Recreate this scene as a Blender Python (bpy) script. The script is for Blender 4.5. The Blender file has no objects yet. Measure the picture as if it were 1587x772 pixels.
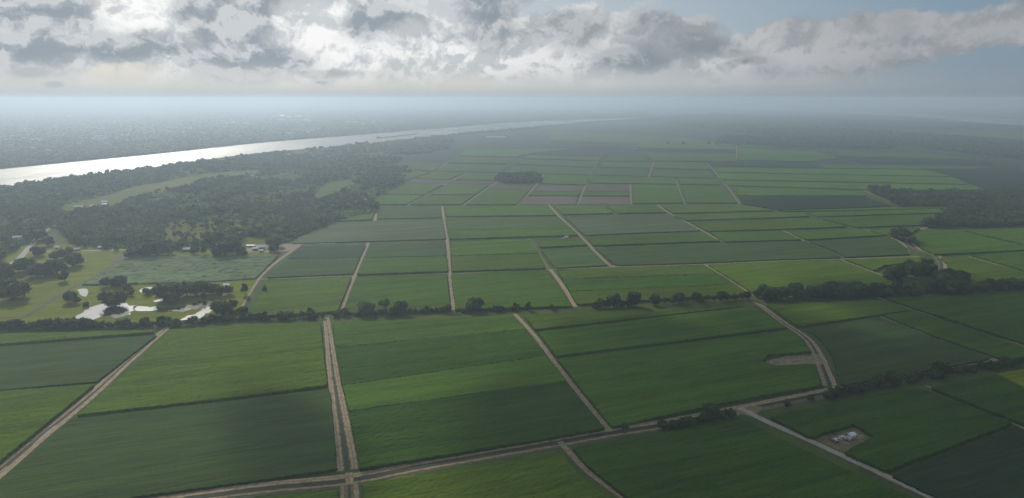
import bpy, math, random
import numpy as np

# ------------------------------------------------------------------ scene, camera, light
random.seed(7)
rng = np.random.default_rng(7)
S = bpy.context.scene
COL = S.collection
PI = math.pi

CAM_H = 220.0
FOC = 1034.0                     # focal length in photo pixels
W0, H0 = 1587.0, 772.0
HORIZON = 152.5
PITCH = math.atan((H0 / 2 - HORIZON) / FOC)

cam_d = bpy.data.cameras.new('camera')
cam = bpy.data.objects.new('camera', cam_d)
COL.objects.link(cam)
cam.location = (0, 0, CAM_H)
cam.rotation_euler = (PI / 2 - PITCH, 0, 0)
cam_d.sensor_fit = 'HORIZONTAL'
cam_d.angle = 2 * math.atan(W0 / 2 / FOC)
cam_d.clip_start = 1.0
cam_d.clip_end = 300000.0
S.camera = cam

SUN_EL = math.radians(27)
SUN_AZ = math.radians(-29)       # left of straight ahead
sun_dir = (math.sin(SUN_AZ) * math.cos(SUN_EL), math.cos(SUN_AZ) * math.cos(SUN_EL), math.sin(SUN_EL))
sl = bpy.data.lights.new('sun', 'SUN')
sl.energy = 3.6
sl.angle = math.radians(0.6)
sl.color = (1.0, 0.93, 0.82)
sun = bpy.data.objects.new('sun', sl)
COL.objects.link(sun)
sun.rotation_euler = (PI / 2 - SUN_EL, 0, PI - SUN_AZ)   # re-checked below with a track quaternion
from mathutils import Vector
sun.rotation_euler = Vector(sun_dir).to_track_quat('Z', 'Y').to_euler()

S.view_settings.view_transform = 'Standard'
S.view_settings.look = 'None'
S.view_settings.exposure = 0.1
S.view_settings.gamma = 1.0
S.view_settings.use_curve_mapping = False
S.render.engine = 'CYCLES'
S.cycles.use_denoising = True
S.cycles.max_bounces = 6
S.cycles.volume_bounces = 1
S.cycles.transparent_max_bounces = 8
S.cycles.use_adaptive_sampling = True
S.cycles.adaptive_threshold = 0.02


class NT:
    """short hand for building node trees"""
    def __init__(self, tree):
        self.t = tree
        tree.nodes.clear()

    def n(self, typ, **kw):
        nd = self.t.nodes.new(typ)
        for k, v in kw.items():
            setattr(nd, k, v)
        return nd

    def link(self, a, b):
        self.t.links.new(a, b)

    def val(self, sock, v):
        if isinstance(v, bpy.types.NodeSocket):
            self.link(v, sock)
        else:
            sock.default_value = v

    def math(self, op, a, b=0.0, c=None, clamp=False):
        nd = self.n('ShaderNodeMath', operation=op, use_clamp=clamp)
        self.val(nd.inputs[0], a)
        self.val(nd.inputs[1], b)
        if c is not None:
            self.val(nd.inputs[2], c)
        return nd.outputs[0]

    def vmath(self, op, a, b=(0, 0, 0), scale=None):
        nd = self.n('ShaderNodeVectorMath', operation=op)
        self.val(nd.inputs[0], a)
        self.val(nd.inputs[1], b)
        if scale is not None:
            self.val(nd.inputs['Scale'], scale)
        return nd.outputs[1] if op in ('LENGTH', 'DOT_PRODUCT', 'DISTANCE') else nd.outputs[0]

    def noise(self, vec, scale, detail=4, rough=0.5, lac=2.0, dist=0.0):
        nd = self.n('ShaderNodeTexNoise')
        self.val(nd.inputs['Vector'], vec)
        nd.inputs['Scale'].default_value = scale
        nd.inputs['Detail'].default_value = detail
        nd.inputs['Roughness'].default_value = rough
        nd.inputs['Lacunarity'].default_value = lac
        nd.inputs['Distortion'].default_value = dist
        return nd.outputs['Fac']

    def smooth(self, v, lo, hi, a=0.0, b=1.0):
        nd = self.n('ShaderNodeMapRange', interpolation_type='SMOOTHSTEP')
        self.val(nd.inputs['Value'], v)
        nd.inputs['From Min'].default_value = lo
        nd.inputs['From Max'].default_value = hi
        nd.inputs['To Min'].default_value = a
        nd.inputs['To Max'].default_value = b
        return nd.outputs[0]

    def mix(self, f, a, b, blend='MIX'):
        nd = self.n('ShaderNodeMix', data_type='RGBA', blend_type=blend)
        self.val(nd.inputs['Factor'], f)
        for s, v in ((nd.inputs[6], a), (nd.inputs[7], b)):
            if isinstance(v, tuple) and len(v) == 3:
                v = (*v, 1.0)
            self.val(s, v)
        return nd.outputs[2]


# ---- the sky: clear air, a broken cloud deck, pale air near the horizon
world = bpy.data.worlds.new('World')
S.world = world
world.use_nodes = True
w = NT(world.node_tree)
tc = w.n('ShaderNodeTexCoord')
D = tc.outputs['Generated']
nrm = w.vmath('NORMALIZE', D)
sep = w.n('ShaderNodeSeparateXYZ')
w.link(nrm, sep.inputs[0])
nx, ny, nz = sep.outputs
sky = w.n('ShaderNodeTexSky', sky_type='NISHITA', sun_disc=False)
sky.sun_elevation = SUN_EL
sky.sun_rotation = SUN_AZ
sky.altitude = 200
sky.air_density = 1.0
sky.dust_density = 1.5
sky_s = w.vmath('SCALE', sky.outputs[0], scale=0.055)

dot = w.vmath('DOT_PRODUCT', nrm, sun_dir)
glow = w.smooth(dot, 0.45, 1.0)                     # 1 towards the sun
side = w.smooth(w.vmath('DOT_PRODUCT', nrm, (math.sin(math.radians(-30)), math.cos(math.radians(-30)), 0)), 0.35, 1.0)

def px_dir(px, py):
    d = np.array([px - W0 / 2, FOC * math.cos(PITCH) + (H0 / 2 - py) * math.sin(PITCH),
                  -FOC * math.sin(PITCH) + (H0 / 2 - py) * math.cos(PITCH)])
    return tuple(float(v) for v in d / np.linalg.norm(d))

# warp for the cloud masses
wn = w.n('ShaderNodeTexNoise')
w.link(nrm, wn.inputs['Vector'])
wn.inputs['Scale'].default_value = 11.0
wn.inputs['Detail'].default_value = 8
wn.inputs['Roughness'].default_value = 0.62
warp = w.vmath('SCALE', w.vmath('SUBTRACT', wn.outputs['Color'], (0.5, 0.5, 0.5)), scale=0.13)
stretch = w.vmath('MULTIPLY', w.vmath('ADD', nrm, w.vmath('SCALE', warp, scale=0.5)), (1.0, 1.0, 1.45))


def dens(off):
    v = stretch if off is None else w.vmath('ADD', stretch, off)
    return w.noise(v, 8.0, 11, 0.60)


d0 = dens(None)
d1 = dens((-0.006, 0.0, 0.016))
relief = w.math('SUBTRACT', d0, d1)
big = w.noise(stretch, 4.0, 3, 0.5)


def blob(px, py, rx, ry, wk=0.6):
    """a soft elliptical mass around a direction; radii in photo pixels; 1 inside falling to 0"""
    c = px_dir(px, py)
    df = w.vmath('SUBTRACT', w.vmath('ADD', nrm, w.vmath('MULTIPLY', w.vmath('SCALE', warp, scale=wk), (1, 1, 0.6))), c)
    df = w.vmath('MULTIPLY', df, (FOC / rx / 1.3, FOC / rx / 1.3, FOC / ry / 1.3))
    return w.math('SUBTRACT', 1.0, w.math('MULTIPLY', w.vmath('LENGTH', df), 0.5), clamp=True)


def addm(lst):
    o = lst[0]
    for q in lst[1:]:
        o = w.math('MAXIMUM', o, q)
    return o


dark = addm([blob(15, 84, 70, 26), blob(30, 12, 70, 26), blob(205, 76, 90, 18), blob(340, 20, 42, 50), blob(352, 70, 34, 42), blob(432, 85, 38, 17),
             blob(405, 15, 26, 22), blob(880, 45, 50, 28), blob(985, 92, 46, 16), blob(760, 35, 32, 26), blob(1100, 72, 34, 11, 0.2), blob(1130, 82, 26, 7, 0.15), blob(1155, 92, 16, 5, 0.1), blob(500, 112, 40, 5, 0.3),
             blob(560, 40, 30, 16)])
clear = addm([blob(1170, 8, 130, 17), blob(1060, 14, 50, 10), blob(605, 16, 60, 12), blob(945, 12, 50, 10), blob(1560, 110, 90, 12)])
grey = addm([blob(1350, 40, 260, 16, 0.3), blob(1560, 40, 160, 24, 0.3), blob(1130, 48, 110, 10, 0.4)])
bright = addm([blob(1250, 84, 90, 14), blob(1560, 40, 120, 10, 0.3), blob(120, 55, 110, 16), blob(250, 35, 90, 26), blob(500, 60, 90, 40), blob(400, 62, 30, 16), blob(700, 90, 160, 14), blob(930, 70, 40, 30), blob(1190, 128, 60, 8), blob(1400, 72, 60, 9)])
small = addm([blob(50, 111, 16, 5, 0.15), blob(84, 131, 8, 3, 0.1), blob(498, 127, 7, 2, 0.1)])

dn = w.math('SUBTRACT', d0, 0.5)
cv = w.math('ADD', w.math('ADD', d0, w.math('MULTIPLY', w.math('SUBTRACT', big, 0.5), 0.5)), w.math('MULTIPLY', bright, 0.30))
cv = w.math('SUBTRACT', cv, w.math('MULTIPLY', clear, 0.34))
cv = w.math('ADD', cv, w.math('MULTIPLY', grey, 0.10))
cover = w.smooth(cv, 0.37, 0.53)
dm = w.smooth(w.math('ADD', dark, w.math('MULTIPLY', dn, 2.0)), 0.22, 0.74)
cover = w.math('MAXIMUM', cover, w.smooth(dm, 0.0, 0.45))
thick = w.math('ADD', w.smooth(w.math('SUBTRACT', w.math('ADD', d0, w.math('MULTIPLY', w.math('SUBTRACT', big, 0.5), 0.7)), w.math('MULTIPLY', bright, 0.16)), 0.46, 0.66, 0, 0.75), dm, clamp=True)
lit = w.math('ADD', 0.50, w.math('MULTIPLY', relief, 11.0), clamp=True)
lit = w.math('ADD', lit, w.math('MULTIPLY', bright, 0.3), clamp=True)
sun_c = w.mix(glow, (0.43, 0.44, 0.46), (0.93, 0.93, 0.92))
sun_c = w.mix(side, w.vmath('MULTIPLY', sun_c, (0.84, 0.85, 0.87)), sun_c)
shade_c = w.mix(glow, (0.195, 0.235, 0.27), (0.28, 0.325, 0.37))
shade_c = w.mix(side, w.vmath('MULTIPLY', shade_c, (0.80, 0.82, 0.84)), shade_c)
cloud_c = w.mix(lit, w.mix(0.72, sun_c, shade_c), sun_c)
cloud_c = w.mix(w.math('MULTIPLY', thick, w.math('SUBTRACT', 1.0, w.math('MULTIPLY', lit, 0.45))), cloud_c, shade_c)
cloud_c = w.mix(w.math('MULTIPLY', grey, 0.4), cloud_c, (0.36, 0.375, 0.38))
clear_c = w.mix(0.75, sky_s, w.mix(side, (0.18, 0.28, 0.385), (0.50, 0.56, 0.62)))
skyc = w.mix(cover, clear_c, cloud_c)
# pale air low down
hor_c = w.mix(side, (0.235, 0.285, 0.335), (0.60, 0.60, 0.575))
skyc = w.mix(w.smooth(nz, 0.010, 0.054, 0.95, 0.0), skyc, hor_c)
skyc = w.mix(w.smooth(nz, 0.0, 0.020, 0.85, 0.0), skyc, w.mix(side, (0.20, 0.25, 0.30), (0.42, 0.47, 0.51)))
skyc = w.mix(w.smooth(small, 0.3, 0.7, 0, 0.4), skyc, shade_c)
# the veiled sun behind the cloud, high above the picture
skyc = w.vmath('ADD', skyc, w.vmath('SCALE', (1.0, 0.96, 0.9), scale=w.math('MULTIPLY', w.math('POWER', w.smooth(dot, 0.93, 1.0), 1.5), 2.4)))
# below the horizon
skyc = w.mix(w.smooth(nz, -0.02, 0.0, 1, 0), skyc, (0.16, 0.20, 0.24))
bg = w.n('ShaderNodeBackground')
w.link(skyc, bg.inputs[0])
bg.inputs[1].default_value = 1.0
wo = w.n('ShaderNodeOutputWorld')
w.link(bg.outputs[0], wo.inputs[0])
world.cycles.sampling_method = 'MANUAL'
world.cycles.sample_map_resolution = 1024

# ------------------------------------------------------------------ helpers
def G(px, py, z=0.0):
    """surveyed ground position of a landmark"""
    dx = px - W0 / 2
    up = H0 / 2 - py
    dy = FOC * math.cos(PITCH) + up * math.sin(PITCH)
    dz = -FOC * math.sin(PITCH) + up * math.cos(PITCH)
    t = (z - CAM_H) / dz
    return np.array([dx * t, dy * t])


def GP(pts, z=0.0):
    return np.array([G(a, b, z) for a, b in pts])


def tag(o, label=None, cat=None, group=None, kind=None):
    if label: o['label'] = label
    if cat: o['category'] = cat
    if group: o['group'] = group
    if kind: o['kind'] = kind
    return o


def mesh_np(name, V, F, mats=(), smooth=False, mi=None, uv=None):
    """V (n,3); F (m,k) with k equal for all faces"""
    me = bpy.data.meshes.new(name)
    V = np.asarray(V, dtype=np.float32)
    F = np.asarray(F, dtype=np.int32)
    k = F.shape[1]
    me.vertices.add(len(V))
    me.vertices.foreach_set('co', V.ravel())
    me.loops.add(F.size)
    me.loops.foreach_set('vertex_index', F.ravel())
    me.polygons.add(len(F))
    me.polygons.foreach_set('loop_start', np.arange(0, F.size, k, dtype=np.int32))
    me.polygons.foreach_set('loop_total', np.full(len(F), k, dtype=np.int32))
    if uv is not None:
        l = me.uv_layers.new(name='uv')
        l.data.foreach_set('uv', np.asarray(uv, dtype=np.float32)[F.ravel()].ravel())
    for m in mats:
        me.materials.append(m)
    if mi is not None:
        me.polygons.foreach_set('material_index', np.asarray(mi, dtype=np.int32))
    me.update(calc_edges=True)
    me.polygons.foreach_set('use_smooth', np.full(len(F), smooth))
    return me


def obj(name, me, parent=None, loc=None, rot=None):
    o = bpy.data.objects.new(name, me)
    COL.objects.link(o)
    if parent is not None:
        o.parent = parent
    if loc is not None:
        o.location = loc
    if rot is not None:
        o.rotation_euler = rot
    return o


def _hash(ix, iy, seed):
    h = (ix.astype(np.int64) * 374761393 + iy.astype(np.int64) * 668265263 + seed * 974711) & 0xFFFFFFFF
    h = ((h ^ (h >> 13)) * 1274126177) & 0xFFFFFFFF
    h = (h ^ (h >> 16)) & 0xFFFF
    return h / 65535.0


def vnoise(x, y, seed=0):
    xi = np.floor(x); yi = np.floor(y)
    fx = x - xi; fy = y - yi
    fx = fx * fx * (3 - 2 * fx); fy = fy * fy * (3 - 2 * fy)
    a = _hash(xi, yi, seed); b = _hash(xi + 1, yi, seed)
    c = _hash(xi, yi + 1, seed); d = _hash(xi + 1, yi + 1, seed)
    return (a * (1 - fx) + b * fx) * (1 - fy) + (c * (1 - fx) + d * fx) * fy


def inside(P, poly):
    x, y = P[:, 0], P[:, 1]
    r = np.zeros(len(P), bool)
    n = len(poly)
    for i in range(n):
        x1, y1 = poly[i]; x2, y2 = poly[(i + 1) % n]
        if y1 == y2: continue
        c = ((y1 > y) != (y2 > y)) & (x < (x2 - x1) * (y - y1) / (y2 - y1) + x1)
        r ^= c
    return r


def nearest_on(P, poly):
    best = np.full(len(P), 1e18)
    out = P.copy()
    n = len(poly)
    for i in range(n):
        a = poly[i]; b = poly[(i + 1) % n]
        ab = b - a
        L = (ab ** 2).sum()
        if L < 1e-9: continue
        t = np.clip(((P - a) @ ab) / L, 0, 1)
        q = a + t[:, None] * ab
        d = ((P - q) ** 2).sum(1)
        m = d < best
        best[m] = d[m]; out[m] = q[m]
    return out, np.sqrt(best)


# ------------------------------------------------------------------ materials
def new_mat(name):
    m = bpy.data.materials.new(name)
    m.use_nodes = True
    t = NT(m.node_tree)
    out = t.n('ShaderNodeOutputMaterial')
    p = t.n('ShaderNodeBsdfPrincipled')
    t.link(p.outputs[0], out.inputs[0])
    return m, t, p, out


def simple(name, col, rough=0.7, metal=0.0, spec=0.3, var=0.12, scale=1.0):
    m, t, p, o = new_mat(name)
    g = t.n('ShaderNodeNewGeometry')
    n = t.noise(g.outputs['Position'], scale, 4, 0.6)
    k = t.math('ADD', 1 - var, t.math('MULTIPLY', n, 2 * var))
    t.link(t.vmath('SCALE', t.vmath('ADD', col, (0, 0, 0)), scale=k), p.inputs['Base Color'])
    p.inputs['Roughness'].default_value = rough
    p.inputs['Metallic'].default_value = metal
    p.inputs['Specular IOR Level'].default_value = spec
    return m


ROW = math.atan2(*(GP([(400, 748), (1200, 606)])[1] - GP([(400, 748), (1200, 606)])[0])[::-1])


def crop_mat():
    m, t, p, o = new_mat('crop_leaf')
    g = t.n('ShaderNodeNewGeometry')
    oi = t.n('ShaderNodeObjectInfo')
    vr = t.n('ShaderNodeVectorRotate', rotation_type='Z_AXIS')
    t.link(g.outputs['Position'], vr.inputs['Vector'])
    vr.inputs['Angle'].default_value = -ROW
    v = vr.outputs[0]
    v1 = t.vmath('MULTIPLY', v, (0.04, 0.42, 0.2))       # long streaks along the rows
    v2 = t.vmath('MULTIPLY', v, (0.004, 0.06, 0.02))     # broad bands
    a = t.noise(v1, 1.0, 5, 0.65)
    b = t.noise(v2, 1.0, 4, 0.6)
    c = t.noise(v, 0.9, 3, 0.7)
    d = t.noise(v, 0.006, 3, 0.5)
    k = t.math('ADD', t.math('MULTIPLY', a, 0.55), t.math('MULTIPLY', b, 0.55))
    k = t.math('ADD', k, t.math('MULTIPLY', c, 0.55))
    k = t.math('ADD', k, t.math('ADD', 0.15, t.math('MULTIPLY', d, 0.3)))
    rows_ = t.noise(t.vmath('MULTIPLY', v, (0.012, 1.15, 0.1)), 1.0, 2, 0.5)
    k = t.math('ADD', k, t.math('MULTIPLY', t.math('SUBTRACT', rows_, 0.5), 0.45))
    k = t.smooth(k, 0.82, 1.42, 0.58, 1.5)
    colr = t.vmath('SCALE', oi.outputs['Color'], scale=k)
    yel = t.vmath('MULTIPLY', colr, (1.25, 1.05, 0.8))
    colr = t.mix(t.smooth(t.noise(v2, 2.3, 4, 0.6), 0.46, 0.68), colr, yel)
    t.link(colr, p.inputs['Base Color'])
    p.inputs['Roughness'].default_value = 0.9
    p.inputs['Specular IOR Level'].default_value = 0.015
    bp = t.n('ShaderNodeBump')
    bp.inputs['Strength'].default_value = 0.35
    bp.inputs['Distance'].default_value = 0.5
    t.link(t.math('ADD', a, t.noise(v, 1.6, 3, 0.7)), bp.inputs['Height'])
    t.link(bp.outputs[0], p.inputs['Normal'])
    return m


def ground_mat():
    m, t, p, o = new_mat('ground_cover')
    g = t.n('ShaderNodeNewGeometry')
    P = g.outputs['Position']
    a = t.noise(P, 0.02, 6, 0.65)
    b = t.noise(P, 0.35, 4, 0.7)
    near = t.mix(t.smooth(a, 0.35, 0.65), (0.040, 0.068, 0.015), (0.075, 0.098, 0.025))
    near = t.mix(t.smooth(b, 0.55, 0.75), near, (0.10, 0.085, 0.05))
    v3 = t.vmath('MULTIPLY', P, (0.00045, 0.0009, 0.0))
    c = t.noise(v3, 1.0, 6, 0.6)
    far = t.mix(t.smooth(c, 0.50, 0.62), (0.020, 0.033, 0.022), (0.036, 0.055, 0.028))
    d = t.noise(P, 0.012, 5, 0.7)
    far = t.vmath('SCALE', far, scale=t.smooth(d, 0.25, 0.75, 0.6, 1.5))
    sp = t.n('ShaderNodeSeparateXYZ')
    t.link(P, sp.inputs[0])
    r = t.vmath('LENGTH', P)
    t.link(t.mix(t.smooth(r, 1400, 2600), near, far), p.inputs['Base Color'])
    p.inputs['Roughness'].default_value = 0.9
    p.inputs['Specular IOR Level'].default_value = 0.02
    return m


def leaf_mat(name, c1, c2, trans=0.22):
    m, t, p, o = new_mat(name)
    g = t.n('ShaderNodeNewGeometry')
    oi = t.n('ShaderNodeObjectInfo')
    a = t.noise(g.outputs['Position'], 0.05, 3, 0.7)
    b = t.noise(g.outputs['Position'], 0.9, 3, 0.7)
    e = t.noise(g.outputs['Position'], 0.006, 3, 0.6)
    k = t.math('ADD', t.math('ADD', t.math('MULTIPLY', a, 0.5), t.math('MULTIPLY', b, 0.25)), t.math('MULTIPLY', e, 0.25))
    c = t.mix(t.smooth(k, 0.40, 0.60), c1, c2)
    c = t.mix(1.0, c, oi.outputs['Color'], 'MULTIPLY')
    t.link(c, p.inputs['Base Color'])
    p.inputs['Roughness'].default_value = 0.65
    p.inputs['Specular IOR Level'].default_value = 0.06
    tr = t.n('ShaderNodeBsdfTranslucent')
    t.link(c, tr.inputs[0])
    mx = t.n('ShaderNodeMixShader')
    mx.inputs[0].default_value = trans
    t.link(p.outputs[0], mx.inputs[1])
    t.link(tr.outputs[0], mx.inputs[2])
    t.link(mx.outputs[0], o.inputs[0])
    return m


def dirt_mat(name, base, dark, grass=None, gw=0.0, ruts=True):
    m, t, p, o = new_mat(name)
    g = t.n('ShaderNodeNewGeometry')
    uv = t.n('ShaderNodeUVMap')
    sp = t.n('ShaderNodeSeparateXYZ')
    t.link(uv.outputs[0], sp.inputs[0])
    u = sp.outputs[0]
    a = t.noise(g.outputs['Position'], 0.25, 6, 0.7)
    b = t.noise(g.outputs['Position'], 1.7, 4, 0.7)
    c = t.mix(t.smooth(a, 0.38, 0.66), base, dark)
    c = t.mix(t.smooth(b, 0.5, 0.75, 0, 0.6), c, tuple(x * 0.55 for x in base))
    if ruts:
        # the strip between the wheel tracks
        e = t.math('ABSOLUTE', t.math('SUBTRACT', u, 0.5))
        md = t.smooth(t.math('ADD', e, t.math('MULTIPLY', t.math('SUBTRACT', a, 0.5), 0.35)), 0.05, 0.14, 1, 0)
        c = t.mix(t.math('MULTIPLY', md, 0.7), c, dark)
    if grass is not None:
        e = t.math('ABSOLUTE', t.math('SUBTRACT', u, 0.5))
        ed = t.smooth(t.math('ADD', e, t.math('MULTIPLY', t.math('SUBTRACT', b, 0.5), 0.5)), 0.5 - gw, 0.5, 0, 1)
        c = t.mix(ed, c, grass)
    t.link(c, p.inputs['Base Color'])
    p.inputs['Roughness'].default_value = 0.9
    p.inputs['Specular IOR Level'].default_value = 0.15
    bp = t.n('ShaderNodeBump')
    bp.inputs['Strength'].default_value = 0.5
    bp.inputs['Distance'].default_value = 0.3
    t.link(b, bp.inputs['Height'])
    t.link(bp.outputs[0], p.inputs['Normal'])
    return m


def water_mat(name, col, rough, wave, wscale, strength, spec=0.6):
    m, t, p, o = new_mat(name)
    g = t.n('ShaderNodeNewGeometry')
    p.inputs['Base Color'].default_value = (*col, 1)
    p.inputs['Roughness'].default_value = rough
    p.inputs['IOR'].default_value = 1.33
    sw = t.noise(t.vmath('MULTIPLY', t.vmath('MULTIPLY', g.outputs['Position'], (1, 1, 0)), (0.004, 0.0012, 1)), 1.0, 5, 0.65)
    t.link(t.smooth(sw, 0.38, 0.62, rough * 0.7, rough * 1.35), p.inputs['Roughness'])
    p.inputs['Specular IOR Level'].default_value = spec
    v = t.vmath('MULTIPLY', g.outputs['Position'], (1.0, 0.55, 1.0))
    n = t.math('ADD', t.noise(v, wscale, 5, 0.65), t.math('MULTIPLY', t.noise(v, wscale * 0.08, 4, 0.6), 2.0))
    bp = t.n('ShaderNodeBump')
    bp.inputs['Strength'].default_value = strength
    bp.inputs['Distance'].default_value = wave
    t.link(n, bp.inputs['Height'])
    t.link(bp.outputs[0], p.inputs['Normal'])
    return m


M_crop = crop_mat()
M_ground = ground_mat()
M_leaf = leaf_mat('broad_leaf', (0.034, 0.060, 0.018), (0.088, 0.130, 0.032), 0.3)
M_bark = simple('bark', (0.10, 0.08, 0.06), 0.9, scale=2.0)
M_dirt = dirt_mat('dirt', (0.38, 0.285, 0.18), (0.17, 0.135, 0.085), (0.075, 0.085, 0.03), 0.16)
M_dirt2 = dirt_mat('worn_dirt', (0.34, 0.26, 0.165), (0.15, 0.12, 0.075), (0.085, 0.085, 0.035), 0.2)
M_track = dirt_mat('field_track', (0.20, 0.165, 0.11), (0.13, 0.12, 0.07), (0.075, 0.085, 0.03), 0.2)
M_lot = dirt_mat('trodden_lot', (0.17, 0.135, 0.075), (0.10, 0.10, 0.04), None, 0, ruts=False)
M_gravel = dirt_mat('pale_gravel', (0.34, 0.31, 0.27), (0.26, 0.235, 0.20), (0.16, 0.14, 0.07), 0.07)
M_verge = dirt_mat('verge_grass', (0.085, 0.095, 0.035), (0.15, 0.125, 0.06), (0.03, 0.05, 0.018), 0.2, ruts=False)
M_ditch = dirt_mat('ditch_mud', (0.050, 0.045, 0.032), (0.025, 0.032, 0.018), None, 0, ruts=False)
M_bare = dirt_mat('bare_soil', (0.24, 0.185, 0.12), (0.12, 0.105, 0.06), None, 0, ruts=False)
M_river = water_mat('river_water', (0.10, 0.095, 0.08), 0.40, 1.2, 0.10, 0.45, 0.26)
M_pond = water_mat('still_water', (0.05, 0.05, 0.04), 0.10, 0.05, 0.6, 0.1)
M_white = simple('white_paint', (0.70, 0.70, 0.68), 0.4, scale=0.6, var=0.08)
M_tin = simple('galvanised_roof', (0.62, 0.64, 0.66), 0.35, 0.3, scale=0.5)
M_grey = simple('grey_paint', (0.30, 0.30, 0.30), 0.6)
M_wood = simple('weathered_boards', (0.22, 0.17, 0.13), 0.85)
M_darkp = simple('dark_paint', (0.03, 0.035, 0.04), 0.4)
M_green = simple('pale_green_paint', (0.34, 0.50, 0.38), 0.35, var=0.05)
M_rubber = simple('rubber', (0.02, 0.02, 0.02), 0.8)
M_glass = simple('dark_glass', (0.02, 0.025, 0.03), 0.08, spec=0.6, var=0.02)
M_rust = simple('rusty_steel', (0.16, 0.085, 0.055), 0.7, 0.2, scale=0.1)
M_red = simple('red_roof', (0.28, 0.10, 0.07), 0.6, scale=0.4)

# ------------------------------------------------------------------ haze
def box_mesh(name, x0, x1, y0, y1, z0, z1, mat):
    V = [(x0, y0, z0), (x1, y0, z0), (x1, y1, z0), (x0, y1, z0), (x0, y0, z1), (x1, y0, z1), (x1, y1, z1), (x0, y1, z1)]
    F = [(0, 3, 2, 1), (4, 5, 6, 7), (0, 1, 5, 4), (1, 2, 6, 5), (2, 3, 7, 6), (3, 0, 4, 7)]
    return mesh_np(name, V, F, (mat,))


HAZE_DENSITY = 0.00018
m = bpy.data.materials.new('haze_air')
m.use_nodes = True
t = NT(m.node_tree)
out = t.n('ShaderNodeOutputMaterial')
pv = t.n('ShaderNodeVolumePrincipled')
pv.inputs['Color'].default_value = (0.51, 0.625, 0.75, 1)
pv.inputs['Density'].default_value = HAZE_DENSITY
pv.inputs['Anisotropy'].default_value = 0.42
t.link(pv.outputs[0], out.inputs['Volume'])
haze = obj('haze', box_mesh('haze', -91000, 91000, -91000, 91000, -2.5, 236.0, m))
tag(haze, 'pale blue haze lying over the whole plain', 'haze', kind='stuff')

# ------------------------------------------------------------------ ground
def ground():
    rs = [0, 200, 500, 1000, 2000, 4000, 8000, 16000, 32000, 60000, 88000]
    n = 64
    V = [(0, 0, -0.5)]
    for r in rs[1:]:
        for k in range(n):
            V.append((r * math.cos(2 * PI * k / n), r * math.sin(2 * PI * k / n), -0.5 if r < 1e9 else -1))
    tris = []
    for k in range(n):
        tris.append((0, 1 + k, 1 + (k + 1) % n))
    for i in range(len(rs) - 2):
        a = 1 + i * n; b = a + n
        for k in range(n):
            k2 = (k + 1) % n
            tris.append((a + k, b + k, b + k2)); tris.append((a + k, b + k2, a + k2))
    o = obj('ground', mesh_np('ground', V, tris, (M_ground,)))
    o['kind'] = 'structure'
    return o


ground()


# ------------------------------------------------------------------ crops
C = dict(b=(0.060, 0.106, 0.008), g=(0.044, 0.090, 0.008), r=(0.030, 0.069, 0.006), d=(0.040, 0.072, 0.020),
         k=(0.017, 0.034, 0.016), n=(0.105, 0.090, 0.080), y=(0.150, 0.185, 0.012), q=(0.078, 0.114, 0.056))
NAMES = dict(b='sugarcane_field', g='sugarcane_field', r='sugarcane_field', d='bean_field', k='dark_crop_field',
             n='fallow_field', y='meadow', q='young_cane_field')
HT = dict(b=1.9, g=1.9, r=1.9, d=1.2, k=1.1, n=0.12, y=0.3, q=1.3)
ROUGH = dict(b=1.0, g=1.0, r=1.2, d=0.45, k=0.5, n=0.25, y=0.3, q=1.0)
fcount = 0


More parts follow.
